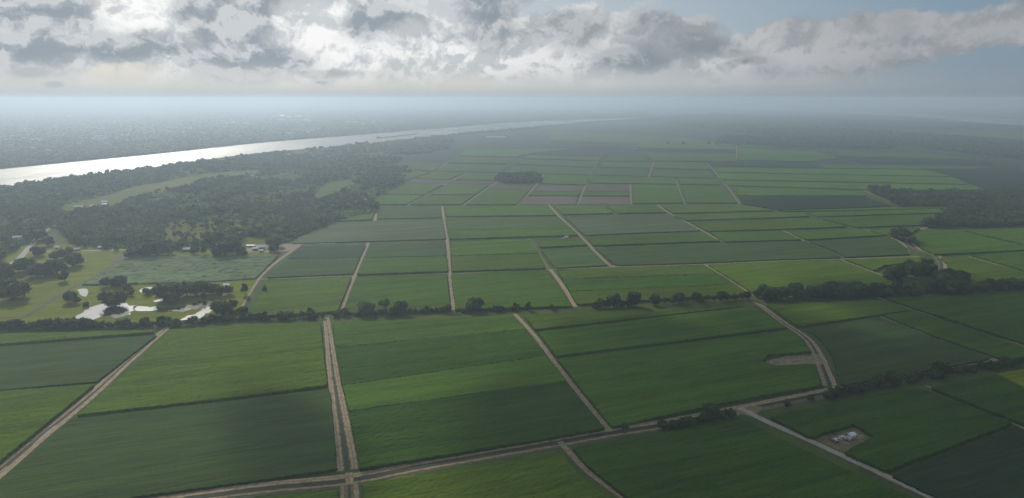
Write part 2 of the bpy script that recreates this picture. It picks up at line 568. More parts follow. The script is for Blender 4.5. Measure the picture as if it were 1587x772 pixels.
def field(kind, pts, label, tint=1.0, h=None, rows=None, cell=None, z0=-0.5):
    global fcount
    fcount += 1
    joined = kind.endswith('+'); kind = kind[0]
    h = HT[kind] if h is None else h
    top = [p for p in pts]
    poly = GP(top, 0.0)
    # what is seen of a field is its canopy, so its outline is surveyed at crop height
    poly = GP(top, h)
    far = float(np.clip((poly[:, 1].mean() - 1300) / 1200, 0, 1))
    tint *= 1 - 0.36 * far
    d = (poly[1] - poly[0]) if rows is None else (poly[rows[1]] - poly[rows[0]])
    if len(poly) > 4 and rows is None:
        d = poly[2] - poly[0] if np.dot(poly[2] - poly[1], poly[1] - poly[0]) > 0.9 * np.linalg.norm(poly[2] - poly[1]) * np.linalg.norm(poly[1] - poly[0]) else d
    d = d / np.linalg.norm(d)
    e = np.array([-d[1], d[0]])
    Zm = max(300.0, poly[:, 1].min())
    base = max(1.0, Zm / 520.0)
    A, B = base * 2.0, base * 1.25
    if cell: A, B = cell
    uvp = np.stack([poly @ d, poly @ e], 1)
    mn = uvp.min(0); mx = uvp.max(0)
    while (mx[0] - mn[0]) / A * (mx[1] - mn[1]) / B > 140000:
        A *= 1.2; B *= 1.2
    nu = int(np.ceil((mx[0] - mn[0]) / A)) + 1
    nv = int(np.ceil((mx[1] - mn[1]) / B)) + 1
    us = mn[0] + (np.arange(nu + 1) - 0.5) * A
    vs = mn[1] + (np.arange(nv + 1) - 0.5) * B
    cu, cv = np.meshgrid((us[:-1] + us[1:]) / 2, (vs[:-1] + vs[1:]) / 2, indexing='ij')
    keep = inside(np.stack([cu.ravel(), cv.ravel()], 1), uvp).reshape(nu, nv)
    if keep.sum() < 2: return None
    gu, gv = np.meshgrid(us, vs, indexing='ij')
    P = np.stack([gu.ravel(), gv.ravel()], 1)
    # boundary vertices
    kp = np.zeros((nu + 2, nv + 2), bool); kp[1:-1, 1:-1] = keep
    cnt = kp[:-1, :-1].astype(int) + kp[1:, :-1] + kp[:-1, 1:] + kp[1:, 1:]
    bnd = ((cnt > 0) & (cnt < 4)).ravel()
    used = (cnt > 0).ravel()
    q, dist = nearest_on(P[bnd], uvp)
    ok = dist < 1.3 * max(A, B)
    Pb = P[bnd]; Pb[ok] = q[ok]
    jit = min(0.9, base * 0.5)
    Pb += rng.uniform(-jit, jit, Pb.shape)
    P[bnd] = Pb
    R = ROUGH[kind]
    sd = fcount
    cs = 1.0 / max(1.0, base)
    n1 = vnoise(P[:, 0] * 0.09 * cs, P[:, 1] * 0.62 * cs, sd) - 0.5
    n2 = vnoise(P[:, 0] * 0.35 * cs, P[:, 1] * 0.45 * cs, sd + 50) - 0.5
    n3 = vnoise(P[:, 0] * 0.02, P[:, 1] * 0.05, sd + 90) - 0.5
    n4 = rng.uniform(-0.5, 0.5, len(P))
    z = h + R * (0.16 * n1 + 0.26 * n2 + 0.18 * n3 + 0.40 * n4)
    if kind == 'q' and Zm < 900:
        z = h + 1.2 * (vnoise(P[:, 0] * 0.10, P[:, 1] * 0.16, sd) - 0.5) + 1.5 * (vnoise(P[:, 0] * 0.22, P[:, 1] * 0.30, sd + 7) - 0.5) + 0.4 * n4
    if h < 0.5: z = h + 0.1 * R * n1
    Vxy = P[:, :1] * d + P[:, 1:] * e
    idx = np.arange((nu + 1) * (nv + 1)).reshape(nu + 1, nv + 1)
    a = idx[:-1, :-1][keep]; b = idx[1:, :-1][keep]; c = idx[1:, 1:][keep]; dd = idx[:-1, 1:][keep]
    F = np.stack([a, b, c, dd], 1)
    V = np.concatenate([Vxy, z[:, None]], 1)
    # skirts down to the soil
    low = V.copy(); low[:, 2] = z0
    n0 = len(V)
    sk = []
    Eb = []
    L = kp[:-1, 1:-1] != kp[1:, 1:-1]
    i, j = np.nonzero(L)          # edges along v at u-index i
    fl = kp[i, j + 1]
    v0 = idx[i, j]; v1 = idx[i, j + 1]
    s1 = np.where(fl[:, None], np.stack([v0, v1, v1 + n0, v0 + n0], 1)[:, ::-1], np.stack([v0, v1, v1 + n0, v0 + n0], 1))
    L = kp[1:-1, :-1] != kp[1:-1, 1:]
    i, j = np.nonzero(L)
    fl = kp[i + 1, j]
    v0 = idx[i, j]; v1 = idx[i + 1, j]
    s2 = np.where(fl[:, None], np.stack([v0, v1, v1 + n0, v0 + n0], 1), np.stack([v0, v1, v1 + n0, v0 + n0], 1)[:, ::-1])
    F = np.concatenate([F, s1, s2], 0)
    V = np.concatenate([V, low], 0)
    us_, inv = np.unique(F.ravel(), return_inverse=True)
    V = V[us_]; F = inv.reshape(F.shape)
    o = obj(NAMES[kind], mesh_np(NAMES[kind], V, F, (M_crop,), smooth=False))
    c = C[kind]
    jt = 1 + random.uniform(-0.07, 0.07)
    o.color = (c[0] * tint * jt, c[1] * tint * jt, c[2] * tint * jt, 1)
    tag(o, label, 'field', kind='stuff')
    return o


FIELDS = [
 # south of the farm road
 ('b', [(380,777),(523,757),(527,830),(340,830)], 'small corner of green cane at the bottom edge, left of the road junction', 1.0),
 ('b', [(562,748),(700,728),(866,699),(900,738),(950,777),(1010,815),(1040,850),(562,850)], 'bright green cane field between the road junction and the curving farm track', .95),
 ('r', [(888,694),(1020,673),(1135,649),(1158,650),(1187,668),(1300,722),(1420,774),(1560,850),(1070,850),(975,772),(912,722)], 'dark green cane field below the clump of trees beside the grey gravel road', 1.0),
 ('r', [(1194,646),(1290,625),(1400,603),(1428,602),(1569,655),(1374,729),(1310,701),(1354,675),(1324,657),(1256,677)], 'dark cane field wrapped around the bare lot with the trailer', 1.05),
 ('k', [(1574,661),(1720,718),(1720,850),(1620,850),(1382,737)], 'dark striped crop field in the bottom right corner', 1.2),
 ('y', [(1545,579),(1720,548),(1720,612),(1592,602)], 'yellow green patch of crop at the right edge below the trees', .8),
 ('r', [(1442,600),(1543,581),(1590,604),(1720,615),(1720,705),(1577,653)], 'dark green cane field at the right edge below the yellow patch', 1.05),
 # between hedgerow and farm road
 ('b', [(-150,524),(0,517),(238,511),(238,514),(0,533),(-150,546)], 'thin strip of bright cane just below the hedgerow at far left', 1.0),
 ('d', [(-150,550),(0,537),(243,519),(150,591),(0,604),(-150,616)], 'dull blue green bean field left of the double farm lane', 1.0),
 ('b', [(-150,620),(0,606),(146,595),(95,637),(0,714),(-150,838)], 'bright green cane field at left edge beside the double lane', .95),
 ('b', [(262,511),(400,502),(496,499),(507,596),(400,611),(118,643),(200,573)], 'light green cane field right of the double lane, below the hedgerow', 1.1),
 ('d', [(110,649),(400,616),(511,602),(522,726),(400,744),(218,768),(60,800),(-80,812),(2,742),(60,694)], 'large dull green bean field in the bottom left', .98),
 ('g', [(516,500),(794,488),(813,509),(520,538)], 'cane block right of the wide muddy lane, directly below the hedgerow', 1.15),
 ('r+', [(520,538.5),(813.5,509.5),(845,551),(530,597)], 'darker band of cane, second block down beside the wide muddy lane', 1.0),
 ('g+', [(531,597.5),(845.5,551.5),(876,590),(541,636)], 'yellowish band of cane, third block down beside the wide muddy lane', 1.3),
 ('r+', [(541,636.5),(876.5,590.5),(937,663),(760,693),(558,726)], 'rough dark cane block above the farm road, right of the wide muddy lane', .95),
 ('b', [(812,489),(1000,480),(1160,473),(1100,480),(830,510)], 'wedge of bright cane below the thin row of trees', 1.0),
 ('g', [(834,514),(1100,482),(1166,475),(1187,487),(1220,507),(862,551)], 'long green cane block crossed by cloud shadow in the middle of the right half', 1.1),
 ('g', [(864,556),(1222,512),(1243,528),(1258,545),(1190,549),(1182,560),(1195,567),(1262,564),(1272,597),(1130,622),(949,661)], 'large cane field that surrounds the bare brown patch', 1.12),
 ('b', [(1189,472),(1330,465),(1364,465),(1409,480),(1358,488),(1237,505)], 'green cane block right of the double track, below the dense grove', .9),
 ('d', [(1249,511),(1358,491),(1444,523),(1534,556),(1400,581),(1303,597),(1290,550),(1268,522)], 'dark dull green field right of the curved double track', .8),
 ('g', [(1368,488),(1413,482),(1480,504),(1541,524),(1620,551),(1554,556),(1448,520)], 'wedge of green cane between two thin dirt lanes at right', 1.0),
 ('g', [(1372,462),(1587,455),(1720,450),(1720,567),(1680,561),(1541,517),(1480,497),(1416,477)], 'large green field below the hedgerow at the right edge', .9),
 # north of hedgerow
 ('b', [(414,434),(544,430),(523,482),(470,486),(382,490)], 'cane block above the hedgerow right of the diagonal grey road', 1.05),
 ('g', [(553,429),(692,424),(698,480),(531,485)], 'cane block above the hedgerow between the two near dirt lanes', 1.1),
 ('g', [(699,424),(847,420),(886,474),(706,479)], 'cane block above the hedgerow right of the straight dirt lane', 1.15),
 ('b', [(863,418),(1090,412),(1110,424),(872,432)], 'light top band of the wide cane field above the thin row of trees', .95),
 ('r+', [(872,432.5),(1110,424.5),(1136,441),(883,451)], 'dark middle band of the wide cane field above the thin row of trees', 1.2),
 ('b+', [(883,451.5),(1136,441.5),(1160,456),(894,471)], 'bright bottom band of the wide cane field above the thin row of trees', .9),
 ('b', [(1098,410),(1200,405),(1300,404),(1386,434),(1380,442),(1187,453),(1170,455)], 'bright cane field above the dense grove on the right', 1.0),
 ('b', [(1310,402),(1424,398),(1440,404),(1370,411),(1356,419)], 'small cane block tucked above the dense grove', .95),
 ('b', [(1458,400),(1498,397),(1587,423),(1680,447),(1587,442),(1500,440),(1470,425),(1468,408)], 'cane block right of the winding track, above the grove', .9),
 ('g', [(1506,395),(1587,390),(1720,384),(1720,452),(1587,419)], 'cane block at the right edge, level with the winding track', 1.0),
 ('g', [(1419,363),(1434,356),(1486,357),(1587,381),(1640,388),(1587,387),(1450,394),(1427,384)], 'green block right of the small clump beside the winding track', 1.1),
 ('g', [(1494,357),(1540,354),(1587,352),(1720,348),(1720,380),(1600,382),(1587,378)], 'green block at the right edge just below the dark wood', 1.1),
 # second band
 ('k', [(466,382),(567,380),(558,399),(446,401)], 'darker upper half of the block right of the farm yard', 1.7),
 ('d+', [(445,401.5),(558,399.5),(547,424),(413,430)], 'lighter lower half of the block right of the farm yard', 1.05),
 ('d', [(574,380),(690,375.5),(692,396),(565,399)], 'upper half of the second block from the farm yard', 1.05),
 ('g+', [(564,400),(692,397),(694,420),(553,425)], 'lower half of the second block from the farm yard', 1.15),
 ('g', [(699,375),(822,371),(834,392),(699,396)], 'upper block left of the yellow grass track', 1.2),
 ('b', [(699,397),(834.5,393),(845,415),(700,420)], 'lower block left of the yellow grass track', .9),
 ('g', [(836,374),(886,371),(901,372),(910,379),(837,383)], 'small green block around the pump shed', 1.1),
 ('d', [(839,387),(912,383),(942,411),(860,415)], 'dull block between the yellow grass track and the grey lane', 1.2),
 ('g', [(911,368),(1090,362),(1116,373),(919,380)], 'thin green block right of the pump shed', .95),
 ('d', [(922,385),(1118,378),(1200,374),(1248,374),(1288,388),(1302,399),(1200,402),(1090,407),(955,411)], 'long dull field in the middle distance right of the grey lane', 1.0),
 ('g', [(1100,360),(1200,359),(1221,361),(1242,371),(1124,374)], 'short green block right of centre in the middle distance', 1.0),
 ('g', [(1228,361),(1321,355),(1337,356),(1372,364),(1250,371)], 'short green block left of the small round clump', 1.05),
 ('d', [(1254,374),(1376,368),(1405,384),(1408,394),(1312,398),(1290,387)], 'dull block left of the winding track', .9),
 ('g', [(1347,357),(1426,353),(1408,363),(1386,367)], 'tiny green block above the small round clump', 1.0),
 # third band
 ('q', [(520,345),(600,342),(686,340),(691,370),(450,377),(470,364)], 'broad dull field against the edge of the left wood', .95),
 ('d', [(692,339),(866,337),(885,353),(694,356)], 'upper dull block left of the grey lane in the distance', 1.15),
 ('g+', [(694,356.5),(885,353.5),(897,364),(697,370)], 'lower green block left of the grey lane in the distance', 1.2),
 ('q', [(876,336),(1030,332),(1055,342),(1086,357),(906,364)], 'greyish field at the centre of the distance', .85),
 ('g', [(1043,334),(1200,330),(1238,330),(1254,335),(1064,341)], 'narrow green block above the bright one right of centre', 1.1),
 ('b', [(1070,344),(1262,338),(1314,351),(1200,355),(1097,358)], 'bright green block right of centre in the distance', .8),
 ('g', [(1248,329),(1480,323),(1468,329),(1268,335)], 'narrow green block below the dark rectangle on the right', 1.1),
 ('g', [(1272,338),(1462,333),(1432,348),(1328,352)], 'green block left of the corner of the dark wood', 1.0),
 # fourth band
 ('g', [(532,331),(580,330),(575,340),(522,342)], 'small block beside the tip of the left wood', 1.2),
 ('d', [(589,321),(683,320),(685,337),(584,339)], 'dull block just right of the tip of the left wood', 1.15),
 ('g', [(690,320),(850,319),(862,333),(692,335)], 'wide green block below the long straight dark ditch line', 1.25),
 ('g', [(859,319),(930,319),(950,330),(873,332)], 'small block below the left brown field', 1.2),
 ('g', [(939,319),(1017,319),(1033,329),(959,330)], 'small block below the right brown field', 1.1),
 ('b', [(1027,319),(1145,318),(1200,325.5),(1043,330)], 'wide block below left of the dark rectangle', .95),
 ('g', [(1206,326),(1340,323),(1470,320),(1478,322),(1246,327)], 'thin green strip below the dark rectangle', 1.1),
 ('k', [(1146,306),(1340,304.5),(1383,319),(1340,321),(1210,325),(1152,316)], 'dark rectangle of crop in the right distance', .9),
 # fifth band
 ('b', [(632,285),(688,285.5),(658,301),(592,301)], 'light block against the left wood above the ditch line', 1.0),
 ('g+', [(591,302),(657,302),(629,316.5),(573,316.5)], 'lower block against the left wood above the ditch line', 1.15),
 ('n', [(637,277),(704,279),(692,284),(633,284)], 'left brown fallow strip beside the wood', .8),
 ('n', [(710,279),(768,280),(760,285),(700,284.5)], 'brown fallow strip left of the small grove', .8),
 ('g', [(698,286),(757,286.5),(737,301),(668,301)], 'green block below the fallow strip, second from the left wood', 1.2),
 ('b+', [(667,302),(736,302),(714,316.5),(637,316.5)], 'lighter block above the ditch line, second from the left wood', .9),
 ('n', [(766,286.5),(826,288),(820,295),(755,293)], 'purple brown fallow strip just below the small grove', .8),
 ('g', [(754,293.5),(820,295.5),(800,316.5),(723,316.5)], 'green block below the small grove', 1.2),
 ('n', [(838,288),(905,289),(901,297),(828,296)], 'upper brown fallow block right of the small grove', .9),
 ('g+', [(826,297.5),(900,298),(897,303),(819,302.5)], 'thin green strip between two brown blocks, left one', 1.2),
 ('n', [(817,304),(896,304.5),(891,316.5),(806,316.5)], 'large brown fallow block, left of the pair', 1.1),
 ('n', [(908,290),(974,291),(974,297),(905,297)], 'upper brown fallow block, right of the pair', .8),
 ('g', [(904,298),(974,298),(974,303),(903,303)], 'thin green strip between two brown blocks, right one', 1.2),
 ('n', [(902,305),(974,305.5),(975,316.5),(899,316.5)], 'large brown fallow block, right of the pair', 1.1),
 ('g', [(981,286),(1049,287),(1059,314),(982,315)], 'green block right of the brown fallow pair', 1.2),
 ('g', [(1055,287),(1120,288),(1143,314),(1065,314)], 'green block left of the dark rectangle', 1.15),
 # sixth band and beyond
 ('b', [(672,266),(720,267),(696,278),(644,276)], 'light block above the left fallow strip', 1.1),
 ('b', [(728,267),(790,268),(768,279),(706,278)], 'light block left of the small grove', 1.05),
 ('g', [(846,271),(913,273),(908,286),(840,284)], 'block right of the small grove', 1.3),
 ('g', [(919,273),(1044,276),(1049,285),(913,283)], 'long distant block above the right brown block', 1.3),
 ('g', [(1051,276),(1110,278),(1118,286),(1054,285)], 'distant block left of the diagonal brown track', 1.3),
 ('d', [(691,254),(790,256),(775,267),(677,265)], 'distant dull block, upper left of the small grove', 1.4),
 ('d', [(800,257),(920,261),(914,271),(845,269),(782,267)], 'distant dull block directly behind the small grove', 1.4),
 ('d', [(925,261),(1008,262),(1003,273),(919,271)], 'distant dull block, centre of the horizon fields', 1.4),
 ('d', [(1014,262),(1100,265),(1108,276),(1010,273)], 'distant dull block left of the thin dark strip', 1.4),
 ('b', [(706,243),(806,245),(786,254),(693,252)], 'distant light block right of the purple field', 1.0),
 ('n', [(640,242),(709,243),(694,250),(616,249)], 'distant purple brown field near the river woods', .45),
 ('d', [(812,247),(925,250),(921,259),(800,254)], 'far dull block below the purple strips', 1.5),
 ('d', [(932,251),(1010,252),(1008,260),(928,259)], 'far dull block at the centre', 1.5),
 ('g', [(1016,251),(1095,252),(1100,263),(1014,260)], 'far green block left of the thin dark strip', 1.4),
 ('b', [(612,252),(684,254),(672,265),(640,262),(608,256)], 'light clearing between the two points of the left wood', 1.0),
 ('b', [(602,269),(668,266),(640,276),(600,277)], 'light clearing in the notch of the left wood', .95),
 ('k', [(1097,250),(1252,253),(1268,260),(1103,257)], 'thin dark strip of crop in the right distance', 1.2),
 ('g', [(1106,260),(1270,262),(1430,263),(1474,273),(1290,270),(1112,266)], 'long far green strip below the thin dark strip', 1.5),
 ('g', [(1114,268),(1290,271),(1478,275),(1498,285),(1118,278)], 'second long far green strip on the right', 1.5),
 ('g', [(1120,280),(1503,287),(1528,294),(1360,294),(1225,290),(1128,287)], 'third long far green strip on the right', 1.5),
 ('g', [(1143,290),(1225,291.5),(1330,295.5),(1344,303),(1142,303)], 'far green strip just above the dark rectangle', 1.3),
 ('g', [(1144,230),(1260,234),(1300,245),(1252,250),(1144,248)], 'far green block right of the distant straight lane', 1.6),
 ('k', [(1288,243),(1540,250),(1540,254.5),(1340,252)], 'long dark strip left of the far right wood', 1.2),
 ('b', [(1300,234),(1440,238),(1530,248),(1300,242)], 'far light strip above the long dark strip', 1.1),
 ('g', [(1272,255),(1430,257.5),(1580,261),(1440,261.5),(1280,261)], 'far light strip below the long dark strip', 1.5),
 ('k', [(1445,263),(1587,265),(1720,266),(1720,298),(1540,296),(1482,275)], 'dark field at the right edge of the far plain', 1.0),
 ('k', [(989,230),(1140,233),(1140,236.5),(985,233)], 'thin dark strip at the far centre', 1.3),
 ('n', [(905,225.5),(985,226.5),(978,231),(900,229)], 'thin purple strip at the far centre', .5),
 ('n', [(830,238),(945,240),(940,242.5),(820,240)], 'thin purple strip left of the far centre', .5),
 ('g', [(1145,213),(1240,220),(1235,228),(1144,227)], 'distant green block behind the straight lane', 1.6),
 ('b', [(985,216),(1139,221),(1140,232),(990,229)], 'distant light block left of the straight lane', 1.2),
 ('b', [(1000,237),(1140,238),(1142,250),(1012,249)], 'distant light block below the thin dark strip', 1.1),
 ('g', [(820,241),(938,243),(926,249),(812,245)], 'distant green block below the thin purple strip', 1.6),
 ('g', [(720,232),(900,230),(826,237),(800,243),(712,241)], 'distant hazy green block near the river woods', 1.6),
 ('b', [(945,241),(995,241),(1006,250),(930,249)], 'distant light block at the far centre', 1.1),
 ('b', [(860,205),(1040,212),(1110,219),(980,223),(850,218)], 'pale far fields below the end of the river', 1.2),
 ('b', [(1160,193),(1260,197),(1350,206),(1270,206),(1190,201)], 'pale far fields between the dark woods', 1.2),
 ('b', [(1280,200),(1587,207),(1720,212),(1720,236),(1587,228),(1430,212)], 'pale far fields at the right edge near the horizon', 1.1),
 ('y', [(1380,428),(1392,437),(1374,441),(1350,430)], 'yellow grass corner against the left end of the dense grove', .8),
]
for kind, pts, label, tint in FIELDS:
    field(kind, pts, label, tint)

# the meadow and the young cane by the farm on the left
field('y', [(-180,384),(100,378),(230,384),(400,386),(442,380),(400,430),(370,480),(250,500),(0,508),(-180,520)],
      'yellow green meadow around the ponds at left', .78, h=-0.2, z0=-0.5)
field('q', [(208,398),(330,394),(432,395),(396,431),(300,437),(126,441),(160,424)],
      'pale tufted young cane field below the farm buildings', 1.45, h=1.3)
field('b', [(508,283),(552,278),(543,292),(502,312),(478,316),(488,300)], 'light green clearing enclosed by the left wood', .95)


# ------------------------------------------------------------------ ribbons: roads, ditches, banks
def smooth_path(P, step):
    P = np.asarray(P, float)
    Q = np.vstack([2 * P[0] - P[1], P, 2 * P[-1] - P[-2]])
    out = []
    for i in range(1, len(Q) - 2):
        L = np.linalg.norm(Q[i + 1] - Q[i])
        n = max(2, int(L / step))
        for k in range(n):
            t = k / n
            a, b, c, d = Q[i - 1], Q[i], Q[i + 1], Q[i + 2]
            la = min(1.0, np.linalg.norm(b - a) / L) if L else 1
            m1 = (c - a) * 0.5; m2 = (d - b) * 0.5
            # limit tangents so that uneven spacing cannot overshoot
            for_m = lambda mm: mm * min(1.0, L / max(1e-6, np.linalg.norm(mm)))
            m1 = for_m(m1); m2 = for_m(m2)
            h00 = 2 * t ** 3 - 3 * t * t + 1; h10 = t ** 3 - 2 * t * t + t
            h01 = -2 * t ** 3 + 3 * t * t; h11 = t ** 3 - t * t
            out.append(h00 * b + h10 * m1 + h01 * c + h11 * m2)
    out.append(P[-1])
    return np.array(out)


rib = 0


def ribbon(name, pts, width, mat, z=0.0, off=0.0, crown=0.0, ragged=0.25, world_pts=False, nx=4, kind='structure'):
    """width and off may be (start, end)"""
    global rib
    rib += 1
    P = pts if world_pts else GP(pts)
    Zm = np.min(P[:, 1])
    C_ = smooth_path(P, max(1.6, Zm / 260))
    T = np.gradient(C_, axis=0)
    T /= np.linalg.norm(T, axis=1)[:, None]
    N = np.stack([-T[:, 1], T[:, 0]], 1)
    s = np.concatenate([[0], np.cumsum(np.linalg.norm(np.diff(C_, axis=0), axis=1))])
    f = s / s[-1]
    wv = np.full(len(s), width, float) if np.isscalar(width) else width[0] + (width[1] - width[0]) * f
    ov = np.full(len(s), off, float) if np.isscalar(off) else off[0] + (off[1] - off[0]) * f
    nl = vnoise(s / 2.2, s * 0, rib) - 0.5
    nr = vnoise(s / 2.2, s * 0, rib + 500) - 0.5
    V = []; UV = []
    for k in range(nx + 1):
        u = k / nx
        o_ = ov + (u - 0.5) * wv + (nl * (1 - u) + nr * u) * ragged * wv * 0.5
        X = C_ + N * o_[:, None]
        zz = z + crown * (1 - (2 * u - 1) ** 2) * np.ones(len(s))
        V.append(np.concatenate([X, zz[:, None]], 1)); UV.append(np.stack([u * np.ones(len(s)), s], 1))
    n = len(s)
    V = np.concatenate(V); UV = np.concatenate(UV)
    F = []
    for k in range(nx):
        a = np.arange(n - 1) + k * n
        F.append(np.stack([a, a + 1, a + 1 + n, a + n], 1)[:, ::-1])
    o = obj(name, mesh_np(name, V, np.concatenate(F), (mat,), smooth=True, uv=UV))
    if kind: o['kind'] = kind
    return o


# ground sheet is at -0.5; soil surfaces step up from there
MAIN = [(0,812),(100,797),(218,781),(400,756),(541,742),(647,722),(800,695),(870,683),(941,670),(1025,657),(1138,636),(1198,624),(1293,605),(1398,585),(1500,567),(1587,553),(1720,532)]
ribbon('grass_verge', MAIN, 17, M_verge, -0.42, off=-0.5, ragged=0.2)
ribbon('farm_road', MAIN, 5.2, M_dirt, -0.30, off=3.6, crown=0.10)
ribbon('ditch', MAIN, 3.6, M_ditch, -0.36, off=-1.0, ragged=0.3)
ribbon('ditch_bank', MAIN[:11], 2.4, M_dirt2, -0.34, off=-5.0, crown=0.35, ragged=0.8)
# double farm lane, left
R11 = [(262,506),(255,511),(190,567),(150,604),(106,641),(60,678),(0,729),(-60,780)]
ribbon('grass_verge', R11, (7, 15), M_verge, -0.42, ragged=0.15)
ribbon('dirt_lane', R11, (3, 4.2), M_dirt, -0.32, off=(-1.6, -4.2))
ribbon('dirt_lane', R11, (3, 4.2), M_dirt, -0.32, off=(1.6, 4.2))
ribbon('ditch', R11, (0.5, 2.6), M_ditch, -0.37, ragged=0.5)
ribbon('ditch_water', [(91,656),(75,668),(52,688)], 1.1, M_pond, -0.33, ragged=0.9)
ribbon('ditch_water', [(32,707),(22,713)], 0.9, M_pond, -0.33, ragged=0.9)
ribbon('ditch_water', [(12,722),(0,731)], 1.0, M_pond, -0.33, ragged=0.9)
# wide muddy lane
R10 = [(505,492),(508,510),(514,560),(520,602),(530,665),(539,728)]
ribbon('grass_verge', R10, (7, 15), M_verge, -0.40, ragged=0.1)
ribbon('dirt_lane', R10, (3.4, 5), M_dirt2, -0.30, off=(-1.5, -4.3), ragged=0.45)
ribbon('dirt_lane', R10, (3.4, 5), M_dirt2, -0.30, off=(1.5, 4.3), ragged=0.45)
ribbon('ditch', R10, (0.5, 4.2), M_ditch, -0.33, ragged=1.0)
R10b = [(541,748),(542,772),(543,830)]
ribbon('grass_verge', R10b, 13, M_verge, -0.40, ragged=0.1)
ribbon('dirt_lane', R10b, 3.2, M_dirt2, -0.31, off=3.8, ragged=0.4)
ribbon('dirt_lane', R10b, 2.0, M_dirt2, -0.31, off=-4.0, ragged=0.4)
ribbon('ditch', R10b, 2.0, M_ditch, -0.34, ragged=0.5)
ribbon('culvert_crossing', [(541,732),(541,751)], 5.0, M_dirt, -0.22, ragged=0.3)
# single lanes near
def lane(pts, wdt, mat=M_dirt, verge=1.5, z=-0.3, name='dirt_lane', rag=0.28):
    ribbon('grass_verge', pts, wdt * verge, M_verge, z - 0.08, ragged=0.35)
    return ribbon(name, pts, wdt, mat, z, ragged=rag)

lane([(798,486),(829,520),(856,556),(900,612),(943,665)], 4.2)
lane([(868,684),(885,703),(906,725),(935,748),(966,770),(1020,806)], 4.2, M_dirt2)
lane([(1146,632),(1156,636),(1187,652),(1230,671),(1303,704),(1370,735),(1448,772),(1560,828)], 5.4, M_gravel, 1.7, -0.27, 'gravel_road')
R12 = [(1166,466),(1180,474),(1215,500),(1250,524),(1268,550),(1278,575),(1287,598)]
ribbon('grass_verge', R12, (6, 13), M_verge, -0.40, ragged=0.1)
ribbon('dirt_lane', R12, (2.8, 4.0), M_dirt, -0.31, off=(1.3, 3.7))
ribbon('dirt_lane', R12, (2.4, 3.6), M_dirt2, -0.31, off=(-1.5, -3.8))
ribbon('ditch', R12, (0.6, 2.2), M_ditch, -0.35, ragged=0.6)
lane([(1361,489),(1400,503),(1445,521),(1495,538),(1546,556)], 4.0)
lane([(1360,460),(1414,479),(1480,499),(1541,519),(1587,535),(1700,573)], 3.6)
lane([(1434,597),(1500,622),(1571,655),(1640,690),(1720,722)], 3.0, M_dirt2)
# lanes beyond the hedgerow
lane([(571,376),(560,401),(549,428),(538,455),(528,484)], 4.6, M_dirt2)
lane([(685,320),(688,345),(693,374),(697,420),(703,480)], 5.0, M_dirt2)
lane([(584,320),(581,342)], 5.0, M_dirt2)
lane([(853,417),(873,444),(892,475)], 5.0)
ribbon('grass_track', [(820,370),(833,392),(849,416)], 9, M_verge, -0.2)
lane([(850,317),(866,334),(903,369),(945,411),(962,413)], 4.4, M_dirt2)
lane([(1092,409),(1130,432),(1168,457)], 4.2)
lane([(1018,317),(1034,328),(1070,347),(1118,374)], 3.6, M_dirt2)
lane([(1303,402),(1345,418),(1386,433)], 3.6, M_dirt2)
lane([(1208,354),(1246,373)], 4.0, M_dirt2)
lane([(1200,318),(1232,326),(1280,338),(1323,353)], 3.5, M_verge)
lane([(1338,354),(1379,367),(1400,378),(1409,392)], 4.0, M_dirt2)
lane([(1500,397),(1540,408),(1587,420),(1700,450)], 4.0, M_dirt2)
lane([(466,379),(428,406),(402,430),(372,477)], 4.8, M_dirt2)
ribbon('ditch', [(458,381),(424,404),(396,431)], 3.5, M_ditch, -0.2)
WIND = [(1434,352),(1412,358),(1406,366),(1412,377),(1424,387),(1448,394),(1460,406),(1461,422)]
ribbon('grass_verge', WIND, 16, M_verge, -0.38)
ribbon('dirt_lane', WIND, 5.0, M_dirt, -0.28, off=3.0)
ribbon('ditch', WIND, 2.6, M_ditch, -0.30, off=-1.5)
for a in ([(405,432),(545,427),(700,423),(849,417)],):
    ribbon('dirt_lane', a, 3.5, M_dirt2, -0.28, off=-1.0)
ribbon('ditch_bank', [(849,417),(959,413),(1090,409),(1200,404),(1303,401),(1424,397)], 4.0, M_dirt2, -0.2, off=-1)
ribbon('dirt_lane', [(433,379),(466,378),(520,377)], 4.0, M_gravel, -0.28)
ribbon('ditch_bank', [(1450,394),(1520,391),(1587,388),(1700,381)], 3.6, M_dirt2, -0.2)
# far lanes
for pts in ([(723,268),(690,285),(632,318)], [(770,282),(757,290),(718,318)], [(844,270),(824,295),(801,318)], [(926,250),(912,277),(896,317)],
            [(977,285),(978,317)], [(1013,252),(1005,274)], [(1047,279),(1061,317)], [(1097,254),(1120,280),(1147,317)], [(1141,218),(1142,249)],
            [(708,242),(673,264),(640,277)], [(808,246),(786,256),(770,270)], [(1300,272),(1345,298),(1400,320)], [(1270,254),(1300,272)]):
    far = GP(pts)[:, 1].min()
    ribbon('dirt_lane', pts, 3.5 + far / 1400, M_track, -0.1, ragged=0.2)
# roads in the village on the left
lane([(76,352),(62,365),(50,378),(28,402),(8,412),(-60,440)], 9, M_gravel, 1.2, -0.1, 'gravel_road', 0.1)
lane([(48,392),(80,389)], 5, M_gravel, 1.2, -0.1, 'gravel_road')
ribbon('dirt_lane', [(118,389),(160,388),(205,387),(290,389)], 4.5, M_gravel, -0.1)
ribbon('ditch', [(20,500),(60,478),(100,452),(150,428),(178,408),(200,393)], 5.0, M_ditch, -0.12, ragged=0.6)
ribbon('ditch', [(178,408),(190,398),(202,392)], 13.0, M_ditch, -0.1, ragged=0.6)
ribbon('ditch', [(115,441),(200,438),(300,436),(395,432)], 4.0, M_ditch, -0.1, ragged=0.4)


